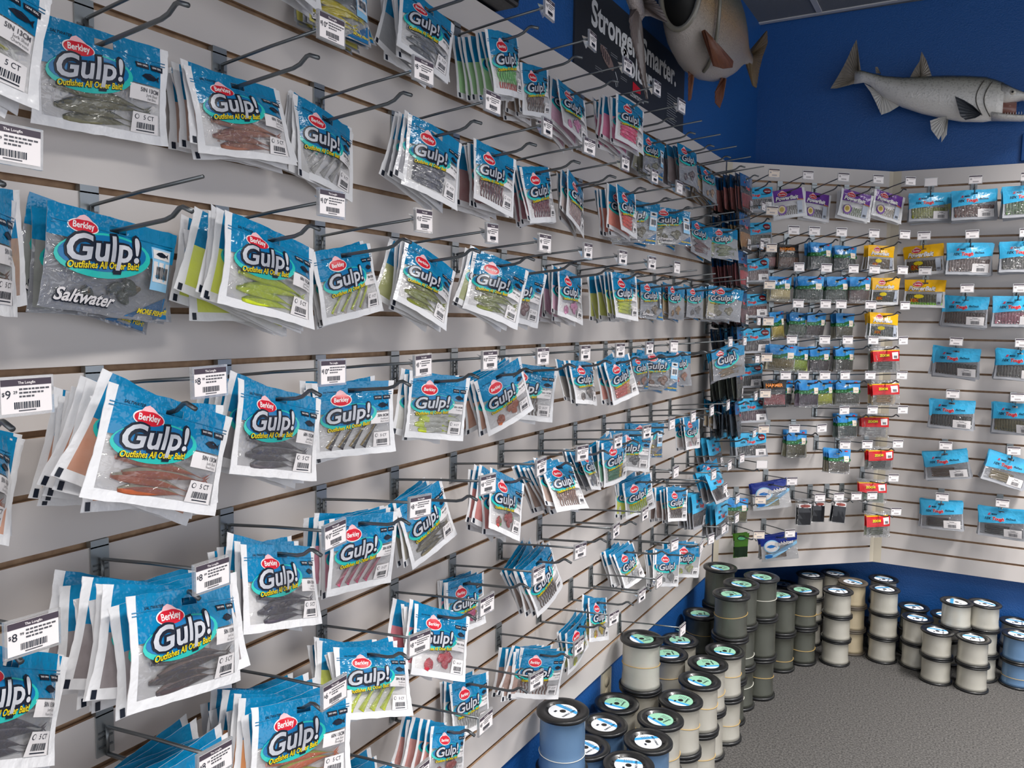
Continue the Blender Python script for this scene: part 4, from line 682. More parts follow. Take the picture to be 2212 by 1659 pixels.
def gulp_label(p, ct='5 CT'):
    p.rect(.70, .70, .91, .905, PAPER, .0008, 4); p.text(ct, .83, .765, .085, INK, .0012); p.bars(.74, .80, .88, .86, INK, .0012); p.lines(.74, .875, .88, 1, .03, INK, .0012)
    p.ell(.735, .745, .018, .025, INK, .0011, n=12, k=1); p.ell(.735, .745, .013, .019, PAPER, .0014, n=12, k=1)
def zman_print(p, ned):
    p.text('Z', .24, .245, .085, RED, .0008, .06, .35, hk=.8); p.text('MAN', .345, .235, .12, INK, .0008, .03, .25)
    p.text('10X', .22, .40, .14, INK, .0008, .03, .25); p.text('Tough', .44, .40, .26, PAPER, .0007, .09, .2); p.text('Tough', .44, .40, .25, RED, .0011, .05, .2); p.text('ElaZtech', .70, .34, .2, INK, .0008, .02, .2)
    if ned:
        p.ell(.82, .18, .13, .13, INK, .0006); p.ell(.82, .18, .115, .105, mat('ink_maroon', (132, 22, 30), .3), .001); p.text('NED RIG!', .82, .215, .19, PAPER, .0014, .03, .1)
def zman_label(p):
    p.rect(.56, .66, .93, .93, PAPER, .0012, 4); p.text('Tackle', .745, .73, .11, INK, .0016); p.lines(.64, .745, .85, 1, .03, None, .0016); p.bars(.66, .79, .83, .90, INKG, .0016)
def power_print(p, t, num=None):
    berkley(p, .33, .17, 1.25 if t == 'P' else 1.15); p.text('PowerBait', .44, .385, .66, INKG if t != 'P' else INK, .0008, .09, .25, hk=1.05); p.text('PowerBait', .44, .38, .65, PAPER, .0012, .04, .25, hk=1.05)
    if t == 'P':
        p.text('MaxScent', .83, .43, .2, ORNG, .0009, .02); p.ell(.26, .72, .13, .17, PURP, .0012); p.ell(.25, .70, .095, .13, mat('ink_cream', (232, 214, 170), .4), .0016); p.ell(.25, .70, .06, .08, GOLDM, .0019)
        p.rect(.70, .47, .86, .90, mat('ink_silver_blue', (186, 194, 208), .35), .0008, 3)
    else:
        p.text(num or '18X', .28, .80, .22, YEL, .0012, .10, .1); p.text(num or '18X', .28, .80, .21, mat('ink_deep_red', (170, 30, 24), .35), .0017, .04, .1); p.ell(.38, .60, .12, .07, YEL, .0010)
        p.rect(.80, .47, .92, .89, mat('ink_silver_blue', (186, 194, 208), .35), .0008, 3)
    p.bars(.74 if t == 'P' else .82, .78, .83 if t == 'P' else .9, .86, INKG, .0016)
def sky_print(p):
    R = random.Random(5)
    for i in range(12):
        u = .06+.08*i; v = .445-.09*max(0, math.sin((i-4)*.42)) ; p.ell(u, v, .062, .06+.02*R.random(), GREEN, .0005+.00005*i, n=12, k=2)
    for i in range(7): p.ell(.1+.13*i, .47-.04*math.sin(i), .028, .02, LGREEN, .0016, n=10, k=1)
    p.text('YUM', .42, .22, .15, GOLDM, .0009, .03, .1); p.rect(.72, .05, .86, .10, RED, .0008, 1); p.rect(.72, .05, .77, .08, INK, .0011, 1)
def sticker(p): p.rect(.66, .27, .90, .50, BUFF, .0014, 3); p.lines(.70, .40, .86, 1, .04, INKG, .0018)
def zoom_print(p):
    p.rect(.02, .20, .98, .60, REDB, .0006, 6, sk=-.04); p.rect(.02, .165, .98, .20, YELL, .0008, 5, sk=-.04); p.text('ZOOM', .38, .41, .36, INK, .0010, .12, .1, .03); p.text('ZOOM', .38, .40, .34, YEL, .0014, .06, .1, .03)
def zoom_label(p): p.rect(.66, .24, .92, .50, PAPER, .0012, 3, sk=-.03); p.bars(.72, .36, .86, .46, INKG, .0016)
def hammer_print(p): p.text('HAMMER', .46, .24, .72, ORNG, .0008, .04, .1); p.rect(.1, .27, .4, .285, ORNG, .0008, 1)
def fish_print(p):
    p.ell(.30, .42, .21, .24, LBLUE, .0006); p.ell(.30, .42, .185, .205, PAPER, .0010); fish_icon(p, .29, .42, .13, MIDB, .0016)
    p.poly([(.1, .72), (.35, .68), (.60, .50), (.98, .30), (.98, .42), (.62, .68), (.36, .86), (.1, .90)], LBLUE, .0014)
    p.text('Fishbites', .64, .40, .5, INK, .0016, .06, .2, .10); p.text('Fishbites', .64, .395, .49, PAPER, .0020, .03, .2, .10); p.ell(.2, .8, .1, .07, MIDB, .0018)
def box_print(p):
    p.rect(.08, .28, .92, .96, mat('box_black', (16, 18, 26), .3, coat=.5), .0015, 3); p.rect(.10, .20, .9, .34, PAPER, .0018, 2); p.ell(.52, .27, .34, .055, mat('ink_brick', (150, 70, 60), .4), .0021)
def green_print(p):
    p.ell(.5, .2, .3, .09, INK, .0006); p.ell(.5, .2, .26, .07, LGREEN, .0010); p.rect(.05, .55, .95, .98, mat('card_dark_green', (20, 44, 22), .4), .0005, 3)

BAITM = {}
def bm(rgb, glit=0):
    k = 'bait_%d_%d_%d' % rgb
    if k not in MATS:
        dk = tuple(int(c*.8) for c in rgb); mat(k, rgb, .28, coat=.6, noise=.8, nscale=90, noise_rgb=dk)
    return MATS[k]
def bait_meshes(t, kind, A, Bc, var):
    b = Bag(t, var); ma, mb_ = bm(A), bm(Bc); out = []
    w, h = b.w, b.h; R = random.Random(11+len(kind))
    def body(path, r, rz, prof, mode, n=10):
        mb = MB(); N = len(path); vs = []; 
        for i, (u, v) in enumerate(path):
            x, y = (u-.5)*w, TOP-v*h; u2_, v2_ = path[min(i+1, N-1)]; u1_, v1_ = path[max(i-1, 0)]
            tx, ty = (u2_-u1_)*w, -(v2_-v1_)*h; L = math.hypot(tx, ty) or 1; nx_, ny_ = -ty/L, tx/L
            q = prof(i/(N-1)); rr = r*q; zz = min(rz*(.45+.55*q), max(.0008, b.thick(x, y)*.42)); zc = max(b.thick(x, y)-zz-.0008, .0004)*.8
            for k in range(n):
                a = 2*PI*k/n; px, py = x+nx_*rr*math.cos(a), y+ny_*rr*math.cos(a); vs.append((px, py, b.bend(px, py)+zc+zz*math.sin(a)))
        fa, fb = [], []
        for i in range(N-1):
            for k in range(n):
                q = (i*n+k, i*n+(k+1) % n, (i+1)*n+(k+1) % n, (i+1)*n+k)
                c = (mode == 'belly' and math.cos(2*PI*(k+.5)/n) > .1) or (mode == 'tail' and i > N*.62) or (mode == 'ends' and (i > N*.7 or i < N*.2))
                (fb if c else fa).append(q)
        fa += [tuple(range(n)), tuple(reversed(range((N-1)*n, N*n)))]
        o = 0; mb.v = vs; mb.ms = [ma, mb_]; mb.f = fa+fb; mb.m = [0]*len(fa)+[1]*len(fb); mb.sm = [True]*len(mb.f)
        return mb
    pf = lambda t_: max(.06, math.sin(PI*min(1, t_*1.05+.06))**.7*(1-.35*t_))
    pt = lambda t_: (1.0 if t_ < .05 else .9*(1-t_*.75)) if t_ < .85 else (.28+2.8*(t_-.85))
    if kind in ('shad', 'shadw'):
        for i in range(4):
            v0 = .64+.078*i; a = R.uniform(-.05, .05); u0 = .15+.06*(i % 2); u1 = .80 if i < 2 else .70
            path = [(u0+(u1-u0)*k/11, v0+a*(k/11-.5)-.03*math.sin(PI*k/11)) for k in range(12)]
            m = body(path, h*.07, .0066, pf, 'belly' if kind == 'shad' else 'ends')
            x, y = (path[-1][0]-.5)*w, TOP-path[-1][1]*h; z = b.bend(x, y)+b.thick(x, y)*.5
            o = len(m.v); m.v += [(x, y, z), (x+.013, y+.007, z), (x+.006, y, z), (x+.013, y-.006, z)]; m.f += [(o, o+2, o+1), (o, o+3, o+2)]; m.m += [0, 0]; m.sm += [False, False]
            out.append(m)
    elif kind == 'paddle':
        for i in range(4):
            u0 = .17+.135*i; path = [(u0+.16*k/11, .885-.30*k/11) for k in range(12)]; out.append(body(path, w*.040, .0062, pt, 'belly'))
    elif kind == 'worm':
        M_ = MB(); M_.ms = [ma, mb_]
        for i in range(9):
            u0 = .16+.062*i; ph = R.uniform(0, 1)
            path = [(u0+.012*math.sin(k*.9+ph)+.03*k/13, .60+.30*k/13) for k in range(14)]; m = body(path, w*.022, .0035, lambda t_: .9-.4*t_, 'tail', 6)
            o = len(M_.v); M_.v += m.v; M_.f += [tuple(a+o for a in f) for f in m.f]; M_.m += m.m; M_.sm += m.sm
        out.append(M_)
    elif kind == 'slab':
        for i in range(4):
            v0 = .62+.075*i; path = [(.15+.52*k/9, v0+R.uniform(-.004, .004)) for k in range(10)]; out.append(body(path, h*.042, .005, lambda t_: .95 if .03 < t_ < .97 else .7, 'tail'))
    elif kind == 'fill':
        M_ = MB(); M_.ms = [ma, mb_]
        for i in range(14):
            u0 = .10+.062*i; path = [(u0+.006*math.sin(k*1.4+i), .52+.38*k/9) for k in range(10)]; m = body(path, w*.036, .004, lambda t_: .95 if .1 < t_ < .9 else .6, 'tail', 6)
            o = len(M_.v); M_.v += m.v; M_.f += [tuple(a+o for a in f) for f in m.f]; M_.m += m.m; M_.sm += m.sm
        out.append(M_)
    else:
        for i in range(6):
            cu, cv = .22+.42*R.random(), .66+.18*R.random(); a = R.uniform(-1.2, 1.2); L = .13
            path = [(cu+L*(k/7-.5)*math.cos(a), cv+L*(k/7-.5)*math.sin(a)*1.3) for k in range(8)]; out.append(body(path, h*.068, .0065, lambda t_: math.sin(PI*min(.95, max(.12, t_)))**.6, 'tail' if i % 2 else 'x'))
    return [m.mesh('bait') for m in out]
CACHE = {}
def cached(k, f):
    if k not in CACHE: CACHE[k] = f()
    return CACHE[k]
PACK = {'L': 'teal bag', 'M': 'teal bag', 'T': 'teal bag', 'S': 'clear bag', 'B': 'clear bag', 'Z': 'blue bag', 'D': 'dark blue bag', 'P': 'purple bag',
        'Y': 'yellow bag', 'Y2': 'yellow bag', 'G': 'landscape bag', 'R': 'red-banded bag', 'H': 'black bag', 'F': 'navy bag', 'K': 'clear pack', 'V': 'green card'}
BNAME = {'L': 'teal_bait_bag', 'M': 'teal_bait_bag', 'T': 'teal_bait_bag', 'S': 'clear_bait_bag', 'B': 'clear_bait_bag', 'Z': 'blue_bait_bag', 'D': 'dark_blue_bait_bag', 'P': 'purple_bait_bag', 'Y': 'yellow_bait_bag', 'Y2': 'yellow_bait_bag',
         'G': 'landscape_bait_bag', 'R': 'red_bait_bag', 'H': 'black_bait_bag', 'F': 'navy_bait_bag', 'K': 'skirt_pack', 'V': 'lure_card'}
def make_print(t, var, cap, T0, full, ned=False, num=None):
    p = Print(Bag(t, var, T0))
    if t in 'LMTSB' and len(t) == 1: gulp_print(p, t, cap, full)
    elif t in 'ZD': zman_print(p, ned)
    elif t in ('P', 'Y', 'Y2'): power_print(p, t, num)
    elif t == 'G': sky_print(p)
    elif t == 'R': zoom_print(p)
    elif t == 'H': hammer_print(p)
    elif t == 'F': fish_print(p)
    elif t == 'K': box_print(p)
    else: green_print(p)
    return p.mb.mesh('printed_logo')
def make_label(t, var, T0, ct):
    p = Print(Bag(t, var, T0))
    if t in ('L', 'M', 'T'): gulp_label(p, ct)
    elif t in 'ZD': zman_label(p)
    elif t == 'G': sticker(p)
    elif t == 'R': zoom_label(p)
    else: return None
    return p.mb.mesh('barcode_label')
def zip_mesh(t, var, T0):
    b = Bag(t, var, T0); mb = MB()
    for v in (.155, .185):
        y = TOP-v*b.h; mb.tube([(x, y, b.bend(x, y)+.0006) for x in [b.w*(i/10-.5)*.93 for i in range(11)]], .0007, b.mh if b.mh is not FILMC else b.mf, 5)
    return mb.mesh('zip_closure')
def pose(F, u, k, d, yaw, roll, pit, sw, sh):
    o, t, n = FR[F]; N = Vector((n.x, n.y, 0)); T = Vector((t.x, t.y, 0))
    z = Z0-k*SL-.060+(d/.19)*.018; q = o+t*u+n*d
    right = T*math.cos(yaw)-N*math.sin(yaw); nn = N*math.cos(yaw)+T*math.sin(yaw); up = Vector((0, 0, 1)); up2 = up*math.cos(pit)-nn*math.sin(pit)
    R = right*math.cos(roll)+up2*math.sin(roll); U = up2*math.cos(roll)-right*math.sin(roll); W = R.cross(U)
    m = Matrix((R*sw, U*sh, W)).transposed().to_4x4(); m.translation = Vector((q.x, q.y, z)); return m
def make_bag(F, k, u, t, d, yaw, roll, pit, wd, hg, kind, A, Bc, desc, front, near, idx, var, cap, ct='5 CT', num=None, mid=False):
    s = SPEC[t]; T0 = s[6] if front else min(.003, s[6]); w = wd/s[0]; h = hg/s[1]
    ned = t == 'Z' and F == 'M'
    if front:
        pm, wm = cached(('p', t, var), lambda: Bag(t, var).meshes())
        root = link(BNAME[t], pm); 
        if t != 'V': link('clear_window', wm, root)
        if kind:
            ms = cached(('b', t, kind, A, Bc, var), lambda: bait_meshes(t, kind, A, Bc, var))
            for m in ms:
                link('bait', m, root)
        link('printed_logo', cached(('pr', t, var, cap, ned, num, near), lambda: make_print(t, var, cap, None, near or t not in 'LMTSB', ned, num)), root)
        lm = cached(('lb', t, var, ct), lambda: make_label(t, var, None, ct))
        if lm: link('barcode_label', lm, root)
        if near and t in 'LMTSB': link('zip_closure', cached(('z', t, var), lambda: zip_mesh(t, var, None)), root)
    else:
        hz = mat('bag_window_haze', (196, 194, 192), .25, coat=.5, bump=.3, bscale=40)
        pm = cached(('q', t, var), lambda: Bag(t, var, T0).meshes(opaque=hz)[0])
        root = link(BNAME[t], pm)
        mixc = tuple(int(c*.55+q*.45) for c, q in zip(A, (190, 188, 186))); nm = 'haze_%d_%d_%d' % mixc
        hm = mat(nm, mixc, .25, coat=.5, bump=.3, bscale=40, noise=.5, nscale=35, noise_rgb=tuple(int(c*.7+60) for c in mixc))
        for i, sl in enumerate(root.material_slots):
            if sl.material is hz: sl.link = 'OBJECT'; sl.material = hm
        if mid: link('printed_logo', cached(('pq', t, var), lambda: make_print(t, var, None, T0, t in 'SB', ned, num)), root)
    root.matrix_world = pose(F, u, k, d, yaw, roll, pit, w, h)
    hk, rw, pn = where(F, u, k)
    pos = 'front one' if front else ORD[idx]+' from front'
    tag(root, '%s of %s, %s, %s, %s, %s' % (PACK[t], desc, pos, hk, rw, pn), PACK[t], PACK[t]+'s on the hooks')
    return root
nb = 0
for row in BAGS:
    (id_, F, k, u, t, d, yaw, roll, pit, wd, hg, n, kind, A, Bc, desc, cap, ct, num) = row
    var = nb % 4; nb += 1; near = F == 'L' and u < 2.6
    make_bag(F, k, u, t, d, yaw, roll, pit, wd, hg, kind, A, Bc, desc, True, near, 0, var, cap, ct or '5 CT', num)
    R = random.Random(nb*13)
    step = min(.0135 if t != 'Z' else .012, (d-.008)/max(1, n)) if n else 0
    dr = 0
    for i in range(1, n+1):
        dd = d-step*i-(.003 if i == 1 and step > .008 else 0); f = min(1, i/2.5)
        make_bag(F, k, u, t, max(dd, .007), yaw*(1-.5*f)+R.uniform(-.10, .10), roll+R.uniform(-.19, .19)*(1 if t in 'LMTSB' else .4), pit+R.uniform(-.05, .04), wd*R.uniform(.985, 1.01), hg*R.uniform(.985, 1.01), kind, A, Bc, desc, False, False, i, R.randrange(4), None, num=num, mid=(i <= 2))
# ================================================================ spools of line
ORD += ['twenty first', 'twenty second', 'twenty third', 'twenty fourth']
def line_mat(name, rgb):
    m = mat(name, rgb, .22, spec=.9, coat=.35)
    nt = m.node_tree; b = nt.nodes['Principled BSDF']; N, K = nt.nodes.new, nt.links.new
    tc = N('ShaderNodeTexCoord'); w_ = N('ShaderNodeTexWave'); w_.bands_direction = 'Z'; w_.inputs['Scale'].default_value = 520; w_.inputs['Distortion'].default_value = 1.2; w_.inputs['Detail'].default_value = 1
    bp = N('ShaderNodeBump'); bp.inputs['Strength'].default_value = .3; bp.inputs['Distance'].default_value = .0008
    b.inputs['Anisotropic'].default_value = .92; b.inputs['Anisotropic Rotation'].default_value = .0; tg = N('ShaderNodeTangent'); tg.direction_type = 'RADIAL'; tg.axis = 'Z'; K(tg.outputs[0], b.inputs['Tangent'])
    K(tc.outputs['Object'], w_.inputs['Vector']); K(w_.outputs['Fac'], bp.inputs['Height']); K(bp.outputs['Normal'], b.inputs['Normal'])
    return m
LM = {'w': line_mat('line_clear', (206, 202, 190)), 'b': line_mat('line_blue', (112, 150, 190)), 'd': line_mat('line_smoke', (104, 106, 96)), 'y': line_mat('line_tan', (206, 190, 158))}
for k_, v_ in (('w', .35), ('b', .4), ('d', .6), ('y', .3)): LM[k_].node_tree.nodes['Principled BSDF'].inputs['Metallic'].default_value = v_
FLM = mat('spool_black', (22, 23, 25), .34, coat=.2); FLG = mat('spool_dusty', (84, 76, 66), .55)
MINT = mat('label_mint', (150, 206, 176), .4); BND = mat('label_band', (60, 164, 226), .4); LW = mat('label_white', (232, 236, 242), .4)
BAND = mat('rubber_band', (198, 164, 96), .6); BANDW = mat('white_band', (222, 220, 210), .6)
def spool_parts(kind, tall):
    H = .165 if tall else .11; R = .0700 if tall else .0655; cr = R-.0095; ft = .011 if tall else .008; FM = FLG if kind == 'y' else FLM
    d = {}
    mb = MB(); mb.lathe([(.006, H-.006), (R*.66, H-.006), (R*.68, H), (R-.002, H), (R, H-.002), (R, H-ft+.002), (R-.002, H-ft), (cr-.012, H-ft)], FM, 44)
    if tall:
        for k in range(10):
            a = 2*PI*k/10; mb.tube([(R*.56*math.cos(a), R*.56*math.sin(a), H-.0055), (R*.67*math.cos(a), R*.67*math.sin(a), H-.0055)], .0012, FM, 4)
    d['top_flange'] = mb.mesh('flange')
    mb = MB(); mb.lathe([(0, .0), (R-.002, 0), (R, .002), (R, ft-.002), (R-.002, ft), (cr-.012, ft)], FM, 44); d['bottom_flange'] = mb.mesh('flange')
    mb = MB(); mb.lathe([(cr-.006, ft-.001), (cr+.0035, ft+.0012), (cr+.001, ft+.012), (cr-.0005, H*.35), (cr, H*.6), (cr-.0006, H-ft-.006), (cr+.0015, H-ft-.0005), (cr-.006, H-ft)], LM[kind], 44); d['line_winding'] = mb.mesh('line_winding')
    lr = R*.55 if tall else R*.62; z = H-.0045; mb = MB(); n = 40; base = MINT if (tall and kind in 'wd') else LW
    def seg(x0, x1, m, e, r=lr):      # strip of the disc between two chords, minus the hub hole
        ps = []
        for i in range(13):
            x = x0+(x1-x0)*i/12; y = math.sqrt(max(0, r*r-x*x)); ps.append((x, y))
        top = [(x, y, z+e) for x, y in ps]; bot = [(x, -y, z+e) for x, y in ps]
        mb.add(top+bot, [(i, i+1, 13+i+1, 13+i) for i in range(12)], m)
    mb.lathe([(.0085, z-.001), (.0085, z), (lr, z), (lr, z-.001)], base, n, False)
    if base is MINT: seg(lr*.34, lr*.62, BND, .0004); seg(lr*.62, lr*.995, LW, .0004)
    else: seg(-lr*.62, -lr*.3, BND, .0004)
    for k in range(5): y = -.012+k*.005; mb.box(-lr*.75, -.012-.002*(k % 2), y, y+.0012, z+.0002, z+.0005, INKG)
    if kind == 'b' or not tall:
        vs, fs, W = txt('FIRST STRING', .02, 0, res=2); mb.add([(x*lr*1.3, y*lr*1.3+lr*.45, z+.0007) for x, y in vs], fs, INK)
    else:
        vs, fs, W = txt('Quattro', .02, .3, res=2); mb.add([(x*lr*.8-.008, y*lr*.8+lr*.4, z+.0007) for x, y in vs], fs, INK)
    mb.box(.010, .019, -.016, -.010, z+.0005, z+.0008, INK); mb.lathe([(.0, z+.0002), (.0085, z+.0002)], BLKB, 16)
    d['label_disc'] = mb.mesh('label_disc')
    return d
SPC = {}
KN = {'w': 'clear line', 'b': 'blue line', 'd': 'smoke grey line', 'y': 'tan line'}
side = sorted([s for s in SPOOLS if s[4]], key=lambda s: s[1]); back = sorted([s for s in SPOOLS if not s[4]], key=lambda s: s[0])
for grp, nm in ((side, 'along the side wall'), (back, 'along the back wall')):
    for si, (x, y, n, kind, tall) in enumerate(grp):
        if (kind, tall) not in SPC: SPC[(kind, tall)] = spool_parts(kind, tall)
        d = SPC[(kind, tall)]; H = .1655 if tall else .1105; jx = jy = 0
        for lv in range(n):
            root = empty('line_spool', (x+jx, y+jy, lv*H+.0005)); root.rotation_euler.z = random.uniform(-2.2, -.6)
            for p in ('top_flange', 'bottom_flange', 'line_winding', 'label_disc'): link({'top_flange': 'flange', 'bottom_flange': 'flange'}.get(p, p), d[p], root)
            if random.random() < (.6 if tall else .15):
                mb = MB(); r = (.0700 if tall else .0655)-.0083; zc = random.uniform(.3, .6)*H; tl = random.uniform(-.12, .12); ph = random.uniform(0, 6)
                mb.tube([(r*math.cos(a), r*math.sin(a), zc+r*tl*math.sin(a+ph)) for a in [2*PI*i/36 for i in range(37)]], .0011, BAND if random.random() < .8 else BANDW, 5, cap=False)
                mb.obj('rubber_band', root)
            lvn = 'topmost' if lv == n-1 else ('bottom one' if lv == 0 else 'middle one')
            tag(root, '%s spool, %s of the %s stack %s' % (KN[kind], lvn, ORD[si], nm), 'spool of line', 'line spools stacked on the carpet')
            jx = random.uniform(-.002, .002); jy = random.uniform(-.002, .002)
root = empty('line_spool', (.975, 3.905, .332-.110)); tag(root, 'clear line spool resting across two stacks along the back wall', 'spool of line', 'line spools stacked on the carpet')
for p in ('top_flange', 'bottom_flange', 'line_winding', 'label_disc'): link({'top_flange': 'flange', 'bottom_flange': 'flange'}.get(p, p), SPC[('w', 0)][p], root)

# ================================================================ mounted fish
def attr_mat(name, stops, rough=.3, coat=.5, bump=.25, bscale=120, spk=0, spk_rgb=(30, 34, 26)):
    m = mat(name, (150, 150, 150), rough, coat=coat, bump=bump, bscale=bscale); nt = m.node_tree; b = nt.nodes['Principled BSDF']; N, K = nt.nodes.new, nt.links.new
    at = N('ShaderNodeAttribute'); at.attribute_name = 'side'; r = N('ShaderNodeValToRGB'); cr = r.color_ramp
    while len(cr.elements) < len(stops): cr.elements.new(.5)
    for e, (p, c) in zip(cr.elements, stops): e.position = p; e.color = s2l(c)+(1,)
    K(at.outputs['Fac'], r.inputs['Fac']); out = r.outputs['Color']
    if spk:
        tc = N('ShaderNodeTexCoord'); v = N('ShaderNodeTexNoise'); v.inputs['Scale'].default_value = 120; v.inputs['Detail'].default_value = 2; K(tc.outputs['Object'], v.inputs['Vector'])
        g = N('ShaderNodeMath'); g.operation = 'GREATER_THAN'; g.inputs[1].default_value = .58; K(v.outputs['Fac'], g.inputs[0])
        ml = N('ShaderNodeMath'); ml.operation = 'MULTIPLY'; ml.inputs[1].default_value = spk; K(g.outputs[0], ml.inputs[0]); m2 = N('ShaderNodeMath'); m2.operation = 'MULTIPLY'; K(ml.outputs[0], m2.inputs[0]); K(at.outputs['Fac'], m2.inputs[1])
        mx = N('ShaderNodeMixRGB'); mx.inputs['Color2'].default_value = s2l(spk_rgb)+(1,); K(m2.outputs[0], mx.inputs['Fac']); K(out, mx.inputs['Color1']); out = mx.outputs['Color']
    K(out, b.inputs['Base Color']); return m
def loft(secs, m, name, parent, n=28, cap=True):
    """secs: (centre, up-vector half, side-vector half)"""
    mb = MB(); vs = []; at = []
    for c, a, b in secs:
        for k in range(n):
            t = 2*PI*k/n; vs.append(Vector(c)+Vector(a)*math.sin(t)+Vector(b)*math.cos(t)); at.append(.5+.5*math.sin(t))
    N = len(secs); fs = [(i*n+k, i*n+(k+1) % n, (i+1)*n+(k+1) % n, (i+1)*n+k) for i in range(N-1) for k in range(n)]
    if cap: fs += [tuple(reversed(range(n))), tuple(range((N-1)*n, N*n))]
    mb.add(vs, fs, m, True); o = mb.obj(name, parent); a_ = o.data.attributes.new('side', 'FLOAT', 'POINT'); a_.data.foreach_set('value', at); return o
def fin(pts, nrm, th, m, name, parent, root_i=(0,)):
    """a solid fin: ridged rays fanning from its root"""
    P_ = [Vector(p) for p in pts]; nv = Vector(nrm).normalized(); rc = sum((P_[i] for i in root_i), Vector())/len(root_i); mb = MB(); out = []
    n = len(P_)
    for i in range(n):
        a, b = P_[i], P_[(i+1) % n]; L = max(1, int((b-a).length/.008))
        for k in range(L): out.append(a.lerp(b, k/L))
    c = len(out); K_ = 4; vs = []
    for s in (1, -1):
        for q in range(1, K_+1):
            for i, p in enumerate(out):
                f = q/K_; vs.append(rc.lerp(p, f)+nv*s*th*(1-.75*f)*(1+.5*(1 if i % 2 else -1)))
        vs.append(rc+nv*s*th)
    blk = c*K_+1; fs = []
    for s in (0, 1):
        o = s*blk
        for q in range(K_-1): fs += [(o+q*c+i, o+q*c+(i+1) % c, o+(q+1)*c+(i+1) % c, o+(q+1)*c+i) for i in range(c)]
        fs += [(o+blk-1, o+(i+1) % c, o+i) for i in range(c)]
    fs += [((K_-1)*c+i, (K_-1)*c+(i+1) % c, blk+(K_-1)*c+(i+1) % c, blk+(K_-1)*c+i) for i in range(c)]
    mb.add(vs, fs, m, False); return mb.obj(name, parent)
SALB = attr_mat('salmon_skin', [(0, (236, 232, 226)), (.55, (214, 212, 206)), (.80, (170, 168, 158)), (.93, (92, 92, 76)), (1, (58, 60, 46))], .26, spk=.35)
FINM = mat('fin_grey_brown', (112, 104, 92), .35, coat=.4, noise=.7, nscale=30, noise_rgb=(150, 142, 130)); FINL = mat('fin_pale', (196, 194, 188), .35, coat=.4); FIND = mat('fin_dark', (56, 60, 66), .35, coat=.4)
# salmon on the back wall
root = empty('mounted_fish', (.8, bk(.8)-.08, Z0+.3)); tag(root, 'silver salmon mount with open jaw hung on the blue back wall', 'mounted fish')
def yb_(x): return bk(x)-.095
org = root.location
def S(x, zt, zb, d): c = Vector((x, yb_(x), Z0+(zt+zb)/2))-org; return (c, Vector((0, 0, (zt-zb)/2)), Vector((0, -d, 0)))
top = [(.435, .470), (.475, .456), (.504, .444), (.56, .424), (.64, .408), (.72, .402), (.80, .396), (.88, .386), (.96, .371), (1.0, .354), (1.03, .338)]
bot = [(.435, .402), (.475, .404), (.504, .386), (.56, .328), (.64, .276), (.72, .240), (.80, .212), (.88, .189), (.96, .180), (1.0, .183), (1.03, .196)]
dep = [.006, .014, .022, .036, .048, .056, .060, .062, .058, .052, .046]
body = loft([S(a[0], a[1], b[1], d) for a, b, d in zip(top, bot, dep)], SALB, 'body', root)
loft([S(1.02, .342, .235, .045), S(1.06, .316, .250, .040), S(1.10, .292, .256, .032), (S(1.15, .270, .246, .022)), S(1.20, .246, .226, .010)], SALB, 'upper_jaw', root)
loft([S(.99, .225, .183, .044), S(1.04, .206, .178, .040), S(1.10, .196, .170, .032), S(1.16, .198, .174, .022), S(1.21, .208, .188, .008)], SALB, 'lower_jaw', root)
loft([S(1.0, .285, .195, .034), S(1.04, .255, .20, .034), S(1.08, .252, .192, .026)], mat('mouth_flesh', (128, 84, 74), .4, coat=.4), 'mouth_lining', root)
mb = MB()
for i in range(16):
    x = 1.04+i*.010
    for s in (-1, 1):
        p = Vector((x, yb_(x)+s*.026*(1-.6*(i/16)), Z0+.199-.0003*i))-org; mb.tube([p, p+Vector((0, 0, .010))], [.0018, .0003], PAPER, 5)
mb.obj('teeth', root)
f = lambda pts, dy=0: [Vector((x, yb_(x)-dy, Z0+z))-org for x, z in pts]
fin(f([(.462, .452), (.450, .52), (.436, .602), (.418, .566), (.404, .53), (.385, .487), (.360, .44), (.333, .394), (.36, .392), (.40, .398), (.440, .405)]), (0, 1, 0), .006, FINM, 'tail_fin', root, (0, 10))
fin(f([(.664, .402), (.682, .44), (.700, .47), (.706, .512), (.728, .47), (.752, .40)]), (0, 1, 0), .004, FINM, 'dorsal_fin', root, (0, 5))
fin(f([(.478, .400), (.505, .36), (.53, .31), (.556, .252), (.59, .262), (.632, .286), (.56, .345)]), (0, 1, 0), .004, FINL, 'anal_fin', root, (6,))
fin(f([(.820, .212), (.790, .21), (.757, .200), (.764, .160), (.795, .115), (.812, .15)], .03), (.2, 1, 0), .004, FINL, 'pelvic_fin', root, (0,))
fin(f([(.826, .212), (.80, .18), (.805, .108), (.824, .14)], .0), (-.2, 1, 0), .004, FINL, 'pelvic_fin', root, (0,))
fin(f([(.955, .196), (.92, .235), (.885, .262), (.850, .282), (.862, .24), (.875, .196), (.895, .178), (.93, .182)], .085), (.3, 1, .2), .004, FIND, 'pectoral_fin', root, (0,))
fin(f([(.525, .44), (.520, .468), (.530, .468), (.545, .436)]), (0, 1, 0), .004, FINM, 'adipose_fin', root, (3,))
e = Vector((1.062, yb_(1.06)-.040, Z0+.286))-org
mb = MB(); mb.lathe([(0, .006), (.006, .005), (.0095, .002), (.012, 0)], mat('eye_pale', (196, 190, 176), .2, coat=.8), 20); mb.lathe([(0, .0072), (.004, .0062), (.0055, .0045)], BLKB, 16); o = mb.obj('eye', root); o.location = e; o.rotation_euler = (PI/2, 0, 0)
mb = MB(); GL = mat('gill_line', (84, 80, 72), .4)
